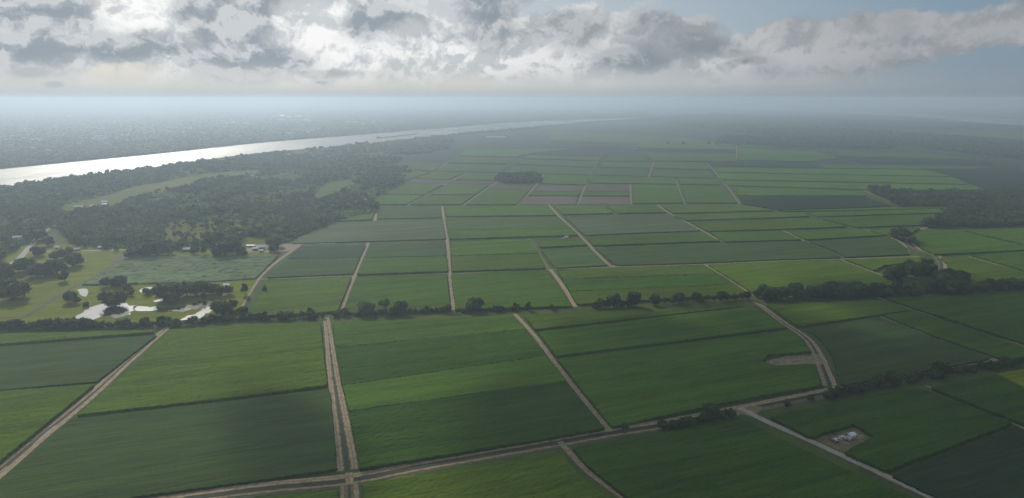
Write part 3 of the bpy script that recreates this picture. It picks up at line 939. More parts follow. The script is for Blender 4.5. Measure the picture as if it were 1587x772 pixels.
def flat_poly(name, pts, mat, z, kind='structure', rag=0.0, sub=6, step=None):
    P = GP(pts)
    P = smooth_path(np.vstack([P, P[:1]]), step or max(3.0, np.min(P[:, 1]) / 120))[:-1]
    if rag:
        P = P + (np.stack([vnoise(P[:, 0] / 6, P[:, 1] / 6, 3), vnoise(P[:, 0] / 6, P[:, 1] / 6, 9)], 1) - 0.5) * rag
    from mathutils.geometry import tessellate_polygon
    vv = [Vector((a, b, 0)) for a, b in P]
    tr = tessellate_polygon([vv])
    V = [(a, b, z) for a, b in P]
    F = []
    for q in tr:
        a, b, c = [P[i] for i in q]
        cr = (b[0] - a[0]) * (c[1] - a[1]) - (b[1] - a[1]) * (c[0] - a[0])
        F.append(tuple(q) if cr > 0 else tuple(q)[::-1])
    o = obj(name, mesh_np(name, V, F, (mat,), uv=np.array(P)))
    if kind: o['kind'] = kind
    return o


flat_poly('bare_ground', [(1186,557),(1222,550),(1270,547),(1276,562),(1240,563),(1212,568),(1192,564)], M_bare, -0.34, rag=9)
flat_poly('farm_lot', [(1250,680),(1322,653),(1358,673),(1350,680),(1308,705),(1290,697)], M_lot, -0.40, rag=1)
flat_poly('worn_yard', [(1288,681),(1318,668),(1340,674),(1330,682),(1310,687)], M_bare, -0.36, rag=5)
flat_poly('road_junction', [(1128,640),(1150,629),(1180,630),(1166,645),(1150,640)], M_gravel, -0.28, rag=2)
flat_poly('farm_yard', [(385,379),(440,377),(468,378),(440,390),(392,391),(380,386)], M_bare, -0.15, rag=6)

# rivers and ponds
flat_poly('river', [(-420,306),(-200,283),(0,262.5),(100,252.5),(250,238),(400,221.8),(536,211),(700,197.5),(800,189.5),(900,185.5),(1004,182),
                    (1012,184),(905,190),(810,201),(698,210),(541,225),(400,237),(273,254),(202,264),(25,292),(-200,322),(-420,352)], M_river, -0.30, step=30)
flat_poly('far_river', [(1115,163.5),(1187,166),(1300,171),(1400,175),(1500,180.5),(1587,186),(1800,198),(1800,206),(1587,194.5),(1500,189),(1400,180),(1187,170.5),(1115,166)], M_river, 0.3, step=60)
flat_poly('lake', [(575,160.8),(645,160.8),(645,163),(575,163)], M_river, 0.8, step=200)
flat_poly('lake', [(800,162),(840,160.5),(885,159.3),(885,161),(840,163.5),(800,164.5)], M_river, 0.8, step=200)
flat_poly('oxbow', [(1240,185.5),(1330,188),(1450,191.5),(1450,193),(1330,189.6),(1240,187)], M_river, 0.8, step=100)
flat_poly('fish_pond', [(755,211),(782,211),(782,213),(755,213)], M_river, 0.2, step=60)
flat_poly('pond', [(119,449),(127,447.5),(136,448),(137,455),(133,459.5),(128,459),(123,455)], M_pond, -0.02, rag=2)
flat_poly('flooded_hollow', [(108,499),(120,488),(135,480),(148,473),(160,470),(172,473),(186,471),(206,473),(210,479),(200,487),(182,492),(165,489),(152,493),(140,496),(128,499),(118,503)], M_pond, -0.02, rag=8, step=2.2)
flat_poly('flooded_hollow', [(205,475.5),(240,475.5),(278,476),(300,470),(316,466),(332,466),(339,469),(328,480),(316,489),(304,497),(294,493),(310,482),(316,476),(300,480),(280,483),(240,481),(210,482)], M_pond, -0.02, rag=7, step=2.2)
flat_poly('flooded_hollow', [(284,490),(298,488),(294,493),(286,496)], M_pond, -0.02, rag=7, step=2.2)
flat_poly('pond', [(216,450),(222,446),(240,445),(246,446),(240,448),(228,450),(219,454)], M_pond, -0.02, rag=2)
flat_poly('pond', [(163,459),(180,454),(196,447.5),(196,449.5),(182,456),(165,461)], M_pond, -0.02, rag=1)
flat_poly('pond', [(238,466),(246,464),(256,460),(258,461),(250,466),(240,468)], M_pond, -0.02, rag=1)

# ------------------------------------------------------------------ trees
def ico(sub=1):
    import bmesh
    bm = bmesh.new()
    bmesh.ops.create_icosphere(bm, subdivisions=sub, radius=1.0)
    V = np.array([v.co[:] for v in bm.verts]); F = np.array([[v.index for v in f.verts] for f in bm.faces])
    bm.free()
    return V, F


ICO1, ICO2 = ico(1), ico(2)


def crown_mesh(seed, lobes, leaves, spread, low=0.18, top=1.0, icom=ICO2, lsz=0.05, shape='round'):
    """unit tall crown; returns V, F(tris)"""
    r = np.random.default_rng(seed)
    Vs, Fs = [], []
    nv = 0
    cz = (low + top) / 2; hz = (top - low) / 2
    cs = []
    for i in range(lobes):
        a = r.uniform(0, 2 * PI); zf = r.uniform(-0.75, 0.8)
        prof = math.sqrt(max(0.05, 1 - zf * zf)) if shape == 'round' else (1 - max(zf, -0.4)) / 1.4
        rr = spread * prof * math.sqrt(r.uniform(0.05, 1)) * 0.72
        c = np.array([rr * math.cos(a), rr * math.sin(a), cz + zf * hz * 0.72])
        s = spread * r.uniform(0.30, 0.52) * (0.75 if zf > 0.4 else 1)
        cs.append((c, s))
        V, F = icom
        V = V * s * np.array([1, 1, 0.8]) * (1 + r.uniform(-0.22, 0.22, (len(V), 1))) + c
        Vs.append(V); Fs.append(F + nv); nv += len(V)
    if leaves:
        k = r.integers(0, lobes, leaves)
        cc = np.array([c for c, s in cs])[k]; ss = np.array([s for c, s in cs])[k]
        n = r.normal(size=(leaves, 3)); n /= np.linalg.norm(n, axis=1)[:, None]
        p = cc + n * (ss * r.uniform(0.9, 1.28, leaves))[:, None] * np.array([1, 1, 0.85])
        d1 = r.normal(size=(leaves, 3)); d1 /= np.linalg.norm(d1, axis=1)[:, None]
        d2 = np.cross(d1, n + r.normal(size=(leaves, 3)) * 0.6); d2 /= np.linalg.norm(d2, axis=1)[:, None]
        sz = lsz * r.uniform(0.6, 1.5, leaves)[:, None]
        q = np.stack([p - d1 * sz - d2 * sz, p + d1 * sz - d2 * sz * 0.7, p + d1 * sz * 0.8 + d2 * sz, p - d1 * sz + d2 * sz * 0.8], 1).reshape(-1, 3)
        b = np.arange(leaves) * 4 + nv
        Vs.append(q); Fs.append(np.stack([b, b + 1, b + 2], 1)); Fs.append(np.stack([b, b + 2, b + 3], 1))
    return np.concatenate(Vs), np.concatenate(Fs)


def trunk_mesh(seed, h=0.5, r0=0.03, limbs=5, spread=0.3):
    r = np.random.default_rng(seed)
    V, F = [], []

    def tube(p0, p1, ra, rb, n=6):
        p0 = np.array(p0, float); p1 = np.array(p1, float)
        d = p1 - p0; d /= np.linalg.norm(d)
        a = np.cross(d, [0.3, 0.9, 0.1]); a /= np.linalg.norm(a); b = np.cross(d, a)
        base = len(V)
        for p, rr in ((p0, ra), (p1, rb)):
            for k in range(n):
                V.append(p + (a * math.cos(2 * PI * k / n) + b * math.sin(2 * PI * k / n)) * rr)
        for k in range(n):
            k2 = (k + 1) % n
            F.append((base + k, base + k2, base + n + k2)); F.append((base + k, base + n + k2, base + n + k))
    mid = (r.uniform(-.02, .02), r.uniform(-.02, .02), h * 0.5)
    tube((0, 0, -0.03), mid, r0 * 1.3, r0)
    tube(mid, (mid[0], mid[1], h), r0, r0 * 0.6)
    for i in range(limbs):
        a = 2 * PI * i / limbs + r.uniform(-.4, .4)
        z0 = h * r.uniform(0.45, 0.8)
        tube((mid[0], mid[1], z0), (spread * math.cos(a) * .8, spread * math.sin(a) * .8, z0 + r.uniform(0.15, 0.35)), r0 * 0.5, r0 * 0.2, 5)
    return np.array(V), np.array(F)


TREES = []
specs = [  # seed, lobes, leaves, spread, low, shape, r0
    ('round', 11, 14, 900, 0.52, 0.16, 'round', 0.035), ('round', 12, 12, 850, 0.45, 0.14, 'round', 0.03), ('round', 13, 16, 950, 0.60, 0.18, 'round', 0.04),
    ('oak', 21, 18, 1100, 0.78, 0.20, 'round', 0.05), ('oak', 22, 16, 1050, 0.70, 0.16, 'round', 0.05),
    ('tall', 31, 10, 700, 0.28, 0.14, 'round', 0.025), ('tall', 32, 9, 600, 0.24, 0.10, 'cone', 0.022),
    ('thin', 41, 8, 420, 0.34, 0.36, 'round', 0.022), ('thin', 42, 7, 380, 0.30, 0.30, 'round', 0.02),
    ('bush', 51, 9, 420, 0.62, 0.02, 'round', 0.03), ('bush', 52, 8, 380, 0.75, 0.0, 'round', 0.03)]
for fam, sd, lb, lv, sp, low, shp, r0 in specs:
    V, F = crown_mesh(sd, lb, lv, sp, low, 1.0, ICO2, 0.045 if fam != 'bush' else 0.06, shp)
    V[:, 2] = np.maximum(V[:, 2], -0.01)
    cm = mesh_np('crown', V, F, (M_leaf,))
    V, F = trunk_mesh(sd, 0.62 if fam != 'bush' else 0.35, r0, 6, sp * 0.7)
    tm = mesh_np('trunk', V, F, (M_bark,))
    TREES.append((fam, cm, tm))
FAM = {}
for i, tt in enumerate(TREES):
    FAM.setdefault(tt[0], []).append(i)
NAME = dict(round='broadleaf_tree', oak='oak_tree', tall='slender_tree', thin='sparse_tree', bush='shrub')
tree_n = 0


def tree(px, py, hpx=None, fam='round', label=None, group=None, h=None, tint=None, at=None, base=-0.5):
    """a tree whose foot stands at the surveyed spot; hpx = its height in photo pixels"""
    global tree_n
    tree_n += 1
    p = G(px, py) if at is None else at
    if h is None:
        h = CAM_H * hpx / max(5.0, (py - HORIZON))
    f, cm, tm = TREES[random.choice(FAM[fam])]
    e = bpy.data.objects.new(NAME[fam], None)
    COL.objects.link(e)
    e.location = (p[0], p[1], base)
    e.rotation_euler = (0, 0, random.uniform(0, 2 * PI))
    sxy = h * random.uniform(0.9, 1.12)
    e.scale = (sxy, sxy, h)
    e.empty_display_size = 0.1
    c = bpy.data.objects.new('crown', cm); COL.objects.link(c); c.parent = e
    tb = bpy.data.objects.new('trunk', tm); COL.objects.link(tb); tb.parent = e
    k = tint if tint else random.uniform(0.8, 1.25)
    c.color = (k * random.uniform(0.92, 1.1), k, k * random.uniform(0.85, 1.1), 1)
    tag(e, label, 'shrub' if fam == 'bush' else 'tree', group)
    return e


HEDGE = 'trees of the long hedgerow across the fields'
ORD = ['first', 'second', 'third', 'fourth', 'fifth', 'sixth', 'seventh', 'eighth', 'ninth', 'tenth', 'eleventh', 'twelfth', 'thirteenth', 'fourteenth', 'fifteenth', 'sixteenth', 'seventeenth', 'eighteenth']
ADJ = dict(round='rounded', oak='broad', tall='narrow', thin='sparse', bush='low bushy')


def row(pts, n, hp, fams, label, group, jx=3, jy=1.5, skip=(), marks=None):
    """trees strung along a line; each label counts its tree from the nearest landmark"""
    P = np.array(pts, float)
    s = np.concatenate([[0], np.cumsum(np.linalg.norm(np.diff(P, axis=0), axis=1))])
    spots = []
    for i in range(n):
        f = (i + 0.5) / n * s[-1]
        x = np.interp(f, s, P[:, 0]) + random.uniform(-jx, jx); y = np.interp(f, s, P[:, 1]) + random.uniform(-jy, jy)
        if any(a < x < b for a, b in skip): continue
        spots.append((x, y, random.uniform(*hp), random.choice(fams)))
    spots.sort()
    for i, (x, y, h, f) in enumerate(spots):
        l = label
        if marks:
            left, right = marks
            if i < min(len(ORD), (len(spots) + 1) // 2):
                l = '%s tree, %s to the right of %s' % (ADJ[f], ORD[i], left)
            elif len(spots) - 1 - i < len(ORD):
                l = '%s tree, %s to the left of %s' % (ADJ[f], ORD[len(spots) - 1 - i], right)
            else:
                l = label
        tree(x, y, h, f, l, group)


# the hedgerow, from left to right
row([(-30,512),(50,508),(110,505),(150,505)], 26, (9, 17), ['round', 'bush', 'round'], 'bushy tree in the left end of the hedgerow below the meadow', HEDGE, marks=('the left picture edge in the hedgerow', 'the big hedgerow gap below the meadow ditch'))
row([(60,509),(250,505),(330,499)], 36, (8, 15), ['round', 'round', 'bush', 'oak'], 'dense hedgerow tree below the flooded hollows', HEDGE, 3, 3, marks=('the meadow ditch in the dense hedgerow', 'the long pond in the dense hedgerow'))
row([(330,497),(420,494),(500,491)], 26, (6, 14), ['round', 'bush', 'tall'], 'hedgerow tree between the ponds and the wide muddy lane', HEDGE, 3, 1.5, skip=[(500, 512)], marks=('the long pond in the hedgerow', 'the wide muddy lane in the hedgerow'))
row([(514,490),(600,486),(700,482)], 28, (5, 13), ['round', 'bush', 'round', 'tall'], 'hedgerow tree above the cane right of the wide muddy lane', HEDGE, 3, 1.5, marks=('the wide muddy lane in the hedgerow', 'the straight dirt lane in the hedgerow'))
row([(705,484),(760,481),(815,479)], 18, (4, 11), ['round', 'bush'], 'low hedgerow tree near the centre beside the straight lane', HEDGE, 2, 1.2, marks=('the straight dirt lane in the hedgerow', 'the diagonal centre lane in the hedgerow'))
for x, y, h, f, l in [(480,488,16,'tall','slender tree sticking out of the hedgerow left of the muddy lane'),
                      (597,484,27,'thin','tall sparse tree rising from the hedgerow left of centre'),
                      (567,486,20,'oak','wide pale crowned tree in the hedgerow right of the muddy lane'),
                      (620,484,20,'oak','round dark tree in the hedgerow just right of the tall sparse tree'),
                      (735,481,22,'oak','broad low tree in the hedgerow right of the straight lane'),
                      (819,480,16,'tall','lone slender tree left of the dirt lane at centre'),
                      (856,479,9,'bush','lone small bush by the hedgerow line'),
                      (930,476,15,'round','first tree of the thin row right of the dirt lane'),
                      (922,477,10,'bush','low shrub at the left end of the thin row'),
                      (940,476,13,'round','rounded tree second in the thin row'),
                      (952,475,20,'round','tall tree third in the thin row'),
                      (965,474,10,'bush','small bush between the two tallest trees of the thin row'),
                      (983,474,24,'round','tallest tree of the thin row'),
                      (975,474,9,'bush','little bush at the left foot of the tallest thin row tree'),
                      (1014,472,18,'round','spreading tree in the middle of the thin row'),
                      (1030,470,12,'tall','slender small tree right of the spreading tree of the thin row'),
                      (1042,470,11,'round','small twin tree in the thin row, left one'),
                      (1052,469,17,'round','upright tree right of the small twin'),
                      (1064,469,9,'tall','thin short tree in the gap of the thin row'),
                      (1079,467,16,'round','narrow leafy tree standing alone in the thin row'),
                      (1088,467,7,'bush','tiny bush right of the narrow leafy tree'),
                      (1096,466,12,'tall','pointed tree in the right part of the thin row'),
                      (1106,466,10,'tall','thin tree beside the pointed tree'),
                      (1118,466,16,'round','wide tree near the right end of the thin row'),
                      (1126,465,14,'round','round tree touching the wide one'),
                      (1138,464,10,'round','small tree right of the round pair'),
                      (1148,463,12,'round','small tree near the lane end of the thin row'),
                      (1157,463,13,'round','last tree before the lane at the right end of the thin row')]:
    tree(x, y, h, f, l, None)
# dense grove on the right
row([(1172,464),(1280,460),(1400,457),(1500,450)], 56, (12, 23), ['round', 'oak', 'round', 'tall'], 'dark tree in the front of the dense grove on the right', 'trees of the dense right grove', 4, 4, marks=('the lane end in front of the right grove', 'the right hand tail of the grove'))
row([(1372,430),(1400,424),(1440,425),(1460,434),(1500,441)], 32, (12, 21), ['round', 'oak'], 'dark tree in the rear hump of the dense grove', 'trees of the dense right grove', 6, 8, marks=("the yellow corner in the grove's rear hump", "the winding track in the grove's rear hump"))
row([(1500,450),(1560,447),(1640,443),(1720,440)], 24, (9, 19), ['round', 'oak', 'bush'], 'dark tree in the hedgerow running to the right edge', HEDGE, 3, 2, marks=('the grove in the far right hedgerow', 'the right picture edge in the hedgerow'))
# small round clump by the winding track
for x, y, h, f, l in [(1384,368,16,'round','left tree of the small round clump'), (1394,371,20,'round','middle tree of the small round clump'),
                      (1402,374,18,'round','right tree of the small round clump'), (1411,379,14,'round','lowest tree of the small round clump'),
                      (1389,369,15,'oak','broad tree inside the small round clump'), (1438,351,14,'oak','left tree of the pair before the dark wood'), (1450,351,14,'oak','right tree of the pair before the dark wood')]:
    tree(x, y, h, f, l, None)
# along the farm road, lower right
tree(968, 670, 19, 'thin', 'lone thin tree beside the farm road near the lane end', None)
for i, (x, y, h, f) in enumerate([(1027,664,15,'round'),(1036,667,13,'thin'),(1044,665,15,'round'),(1052,664,16,'bush'),(1060,663,17,'round'),(1068,661,20,'round'),(1077,659,17,'tall'),
                                  (1086,657,16,'round'),(1094,655,18,'round'),(1102,653,30,'round'),(1110,652,25,'tall'),(1118,650,18,'round'),(1126,648,18,'round'),(1133,646,17,'round')]):
    tree(x, y, h, f, ['leftmost','second','third','fourth','fifth','sixth','seventh','eighth','ninth','tallest','eleventh','twelfth','thirteenth','rightmost'][i] + ' tree from the left in the dark clump by the farm road', None)
tree(1220, 630, 10, 'round', 'small round bush like tree alone right of the gravel junction', None)
tree(1257, 621, 13, 'round', 'dense little tree left of the curved track end', None)
SE = 'trees lining the farm road at lower right'
row([(1284,616),(1320,608),(1350,602),(1372,598)], 14, (11, 21), ['round', 'tall', 'bush'], 'dark tree in the clump where the curved track meets the farm road', SE, 3, 2, marks=('the curved track on the farm road', 'the bare corner on the farm road'))
tree(1383, 597, 24, 'round', 'tall dark tree above the bare corner on the farm road', None)
row([(1405,592),(1440,585),(1480,579)], 11, (7, 16), ['round', 'bush', 'tall'], 'roadside tree right of the bare corner', SE, 2, 1.2, marks=('the bare corner along the farm road', "the thin lane's end along the farm road"))
tree(1458, 583, 24, 'round', 'tall leaning tree in the roadside row at right', None)
row([(1480,579),(1530,571),(1587,562),(1680,547)], 24, (8, 16), ['round', 'bush', 'tall'], 'roadside tree near the right edge of the picture', SE, 3, 2, marks=("the thin lane's end by the farm road", 'the right picture edge by the farm road'))
# meadow and village trees at the left
FARM = [(23,462,36,'oak','big lone oak on the meadow at the left edge'),(58,428,22,'oak','dark oak left of the row on the meadow'),(40,420,26,'oak','dark oak below the village road'),
 (70,428,26,'oak','large oak in the meadow row, left'),(88,424,30,'oak','largest oak of the meadow row'),(100,436,20,'round','round oak at the front of the meadow row'),(115,412,24,'round','rounded tree at the right end of the meadow row'),
 (12,432,20,'round','dark tree at the left edge above the lone oak'),(2,428,28,'oak','dark tree cut by the left edge'),(60,396,18,'oak','dark tree right of the village road'),(88,402,18,'oak','wide tree left of the meadow top'),
 (103,400,20,'oak','wide tree at the meadow top'),(76,380,16,'round','tree beside the upper village road'),(56,372,24,'oak','big tree overhanging the village road'),
 (110,468,20,'round','upright tree left of the white pond'),(104,462,14,'tall','narrow tree left of the white pond'),(118,470,16,'round','low tree just below the white pond'),
 (176,474,30,'oak','big dark round tree above the flooded hollow'),(133,474,8,'bush','lone bush on the meadow below the pond'),(165,444,18,'round','dark tree above the big round tree'),(186,444,20,'round','leafy tree at the edge of the young cane'),
 (175,443,14,'bush','bushes below the young cane'),(200,452,16,'round','tree between the small ponds'),(204,458,12,'round','lower tree between the small ponds'),(227,456,12,'bush','dark bush in front of the curved pond'),
 (262,466,34,'oak','tall tree at the left of the pond grove'),(276,460,26,'round','second tree of the pond grove'),(290,458,28,'round','third tree of the pond grove'),(304,458,30,'oak','fourth tree of the pond grove'),
 (318,456,22,'round','fifth tree of the pond grove'),(330,456,20,'round','sixth tree of the pond grove'),(342,458,18,'round','seventh tree of the pond grove'),(354,456,18,'round','last tree of the pond grove beside the white shed'),
 (268,472,16,'round','front tree of the pond grove'),(316,466,18,'tall','narrow tree in front of the pond grove'),(345,489,30,'oak','round dark tree right of the long pond'),(360,480,20,'round','smaller tree right of the long pond'),
 (380,457,24,'tall','slender tree beside the diagonal road'),(410,452,14,'tall','narrow tree at the foot of the diagonal road'),(378,490,18,'round','tree where the diagonal road meets the hedgerow'),
 (206,399,18,'oak','tree at the top corner of the young cane'),(232,396,30,'oak','huge dark tree left of the white barn'),(245,395,26,'oak','dark tree directly left of the white barn'),(262,394,20,'round','dark tree close to the white barn'),
 (222,392,24,'round','dark tree at the left of the huge one'),(302,394,14,'round','tree right of the white barn'),(316,396,20,'tall','slender tree between the barns'),(335,396,16,'round','low tree between the barns'),
 (350,396,30,'oak','big tree between the barns'),(362,384,26,'oak','big dark tree above the farm yard'),(374,396,16,'round','dark tree left of the farm yard'),(424,389,16,'oak','round dark tree right of the farm buildings'),
 (165,385,14,'oak','dark tree above the meadow lane'),(180,388,8,'round','small tree on the meadow lane'),(122,380,10,'round','small tree at the village edge'),(132,384,12,'tall','thin tree at the village edge'),(425,382,20,'oak','dark tree at the corner of the wood')]
for x, y, h, f, l in FARM:
    tree(x, y, h * (0.82 if f == 'oak' else 0.92), f, l, None)
# scattered far trees
for x, y, l in [(1035,223,'far dot of a tree left of centre in the distant field'),(1059,224,'far dark tree in the distant field'),(1099,224,'far tree left of the straight lane'),(1111,225,'far tree touching the straight lane')]:
    tree(x, y, 5, 'round', l, None)
row([(1345,294),(1375,295)], 7, (6, 9), ['round', 'bush'], 'tree in the left clump of the far right ditch line', 'trees on the far right ditch line', 2, .5)
row([(1376,296),(1412,296)], 6, (3, 6), ['bush'], 'low bush along the far right ditch line', 'bushes on the far right ditch line', 2, .3)
row([(1464,297),(1482,297)], 5, (5, 7), ['round'], 'tree in the right clump of the far right ditch line', 'trees on the far right ditch line', 2, .3)
tree(1374, 295, 10, 'round', 'highest tree on the far right ditch line', None)

# --- woods: too many to count
LOD = []
for s in range(5):
    LOD.append(crown_mesh(100 + s, 3, 46, 0.55, 0.10, 1.0, ICO1, 0.085))
LOD2 = []
for s in range(4):
    LOD2.append(crown_mesh(200 + s, 2, 10, 0.6, 0.05, 1.0, ICO1, 0.13))


def woods(name, polys, holes, hrange, sp0, spz, lods, label, tint, thin=None, zmax=1e9, wide=1.25):
    W_ = [GP(p) for p in polys]
    Hs = [GP(p) for p in holes]
    allp = np.concatenate(W_)
    y0, y1 = allp[:, 1].min(), min(zmax, allp[:, 1].max())
    pts = []
    y = y0
    while y < y1:
        s = max(sp0, y / spz)
        xs = np.arange(allp[:, 0].min(), allp[:, 0].max(), s)
        lim = y * 1.1 + 200
        xs = xs[np.abs(xs) < lim]
        if len(xs):
            q = np.stack([xs + rng.uniform(-.45, .45, len(xs)) * s, y + rng.uniform(-.45, .45, len(xs)) * s, np.full(len(xs), s)], 1)
            pts.append(q)
        y += s
    P = np.concatenate(pts)
    m_ = np.zeros(len(P), bool)
    for w_ in W_: m_ |= inside(P[:, :2], w_)
    for h_ in Hs: m_ &= ~inside(P[:, :2], h_)
    P = P[m_]
    if thin is not None:
        nz_ = vnoise(P[:, 0] / 55.0, P[:, 1] / 80.0, 77) * 0.6 + vnoise(P[:, 0] / 18.0, P[:, 1] / 18.0, 78) * 0.4
        P = P[nz_ > thin]
    k = rng.integers(0, len(lods), len(P))
    Vs, Fs = [], []; nv = 0
    for i, (V, F) in enumerate(lods):
        Q = P[k == i]
        if not len(Q): continue
        n = len(Q)
        hh = rng.uniform(*hrange, n)
        wv = np.maximum(hh, Q[:, 2] * wide) * rng.uniform(0.65, 1.4, n)
        a = rng.uniform(0, 2 * PI, n)
        ca, sa = np.cos(a), np.sin(a)
        X = (V[None, :, 0] * ca[:, None] - V[None, :, 1] * sa[:, None]) * wv[:, None] + Q[:, 0:1]
        Y = (V[None, :, 0] * sa[:, None] + V[None, :, 1] * ca[:, None]) * wv[:, None] + Q[:, 1:2]
        Z = V[None, :, 2] * hh[:, None] - 0.5
        Vs.append(np.stack([X, Y, Z], 2).reshape(-1, 3))
        Fs.append((F[None] + (np.arange(n) * len(V))[:, None, None]).reshape(-1, 3) + nv)
        nv += n * len(V)
    o = obj(name, mesh_np(name, np.concatenate(Vs), np.concatenate(Fs), (M_leaf,)))
    o.color = (*tint, 1)
    tag(o, label, 'wood', kind='stuff')
    print(name, label, len(P), 'trees', sum(len(f) for f in Fs), 'tris')
    return o


LEFT = [(-200,322),(0,293),(100,280),(200,266),(350,247),(500,231),(570,223),(622,246),(604,262),(640,260),(638,267),(590,272),(637,277),(600,297),(562,318),(585,321),(582,330),(545,337),(500,352),(470,364),(440,377),
        (350,380),(300,384),(270,388),(215,386),(160,383),(112,376),(100,362),(78,350),(48,372),(0,404),(-200,420)]
CLEAR_RAW = [[(85,322),(150,306),(200,290),(260,279),(320,268),(405,262),(405,267),(340,279),(300,287),(240,303),(170,324),(110,334)],
         [(508,281),(554,276),(545,292),(503,314),(474,318),(486,300)],
         [(250,360),(262,342),(288,336),(292,350),(310,344),(340,340),(336,362),(312,376),(258,382),(236,374)],
         [(348,326),(372,326),(384,350),(352,364),(330,352),(352,346)],
         [(366,368),(410,366),(420,382),(376,384)],
         [(380,306),(470,284),(486,290),(440,312),(390,324)],
         [(78,350),(96,340),(96,376),(70,385)], [(290,304),(360,286),(385,290),(330,314),(265,326)],
         [(390,276),(430,274),(432,281),(392,283)], [(150,346),(220,330),(226,336),(160,356)], [(440,330),(500,318),(506,323),(450,338)]]
def fray(poly, amp):
    """a wandering wood edge instead of straight sides"""
    out = []
    r_ = np.random.default_rng(len(poly) + int(poly[0][0]))
    for k in range(len(poly)):
        a, b = np.array(poly[k], float), np.array(poly[(k + 1) % len(poly)], float)
        n = max(2, int(np.linalg.norm(b - a) / 6))
        for t in range(n):
            q = a + (b - a) * t / n
            out.append((q[0] + r_.uniform(-1, 1) * amp * 2.2, q[1] + r_.uniform(-1, 1) * amp * 0.8))
    return out


CLEAR = [c if i == 1 else fray(c, 0.8) for i, c in enumerate(CLEAR_RAW)]
for q_, l_ in ((CLEAR[2], 'sunlit grass clearing above the white barn'), (CLEAR[3], 'grass clearing with a bend in the lower left wood'), (CLEAR[4], 'grass patch behind the farm yard'),
              (CLEAR[5], 'small grass opening in the middle of the left wood'), (CLEAR[0], 'long grassy levee strip through the left wood'), (CLEAR[7], 'faint grassy ride parallel to the levee'), (CLEAR[10], 'narrow grass gap near the corner of the left wood')):
    field('y', q_, l_, .55, h=-0.2)
woods('woodland', [LEFT], CLEAR, (7, 20), 9.0, 150, LOD, 'broad dark wood filling the left side between river and fields', (1.05, 1.1, 1.1), thin=0.46)
woods('thicket', [LEFT], CLEAR[:5], (4, 8), 8.0, 170, LOD2, 'lighter undergrowth and brush inside the left wood', (2.1, 2.1, 1.3), thin=0.1)
woods('woodland', [LEFT], CLEAR[:5], (8, 15), 15.0, 90, LOD, 'paler crowned trees mixed through the left wood', (1.6, 1.55, 1.25), thin=0.42, wide=0.7)
woods('scattered_trees', [CLEAR_RAW[2], CLEAR_RAW[3], CLEAR_RAW[5], CLEAR_RAW[7]], [], (5, 15), 20.0, 70, LOD, 'scattered trees dotting the clearings of the left wood', (0.9, 0.95, 0.9), thin=0.2, wide=0.3)
woods('woodland', [[(1352,301),(1400,301),(1587,298),(1760,296),(1760,352),(1587,352),(1462,353),(1434,351),(1462,334),(1476,322),(1392,320)]], [], (9, 17), 8.5, 150, LOD,
      'dark wood at the right edge', (0.85, 0.85, 0.85), thin=0.12)
woods('grove', [[(768,279),(776,272),(828,271),(838,276),(836,284),(780,285)]], [], (10, 15), 8, 200, LOD, 'small oval grove standing alone among the far fields', (0.8, 0.85, 0.85))
woods('woodland', [[(570,225),(720,207),(880,193),(1008,186),(1060,196),(1150,205),(1250,216),(1400,226),(1587,248),(1760,262),(1760,232),(1500,213),(1400,206),(1300,200),(1150,190),(1260,186),(1587,196),(1760,206),(1760,200),(1587,196),(1100,176),(1005,183.5),(905,190.5),(810,202),(698,211),(541,227)],
                   [(1120,210),(1400,221),(1380,231),(1230,229),(1112,223)], [(575,224),(660,214),(700,217),(690,232),(640,240),(600,240)], [(1010,185),(1100,176),(1587,197),(1587,203),(1300,197),(1150,190),(1100,200)]],
      [[(755,209),(783,209),(783,214),(755,214)]], (9, 15), 12, 150, LOD2, 'far blue woods along the near side of the river bend', (0.6, 0.62, 0.62), thin=0.08, zmax=14000, wide=1.5)
woods('woodland', [[(-420,303),(-200,281),(0,261),(100,251.5),(250,237),(400,220.8),(536,210),(700,196.5),(800,188.5),(900,184.5),(1004,181.5),(1004,172),(-420,172)]],
      [], (9, 14), 12, 170, LOD2, 'far wood along the other bank of the river', (0.6, 0.62, 0.62), thin=0.08, zmax=14000, wide=1.5)

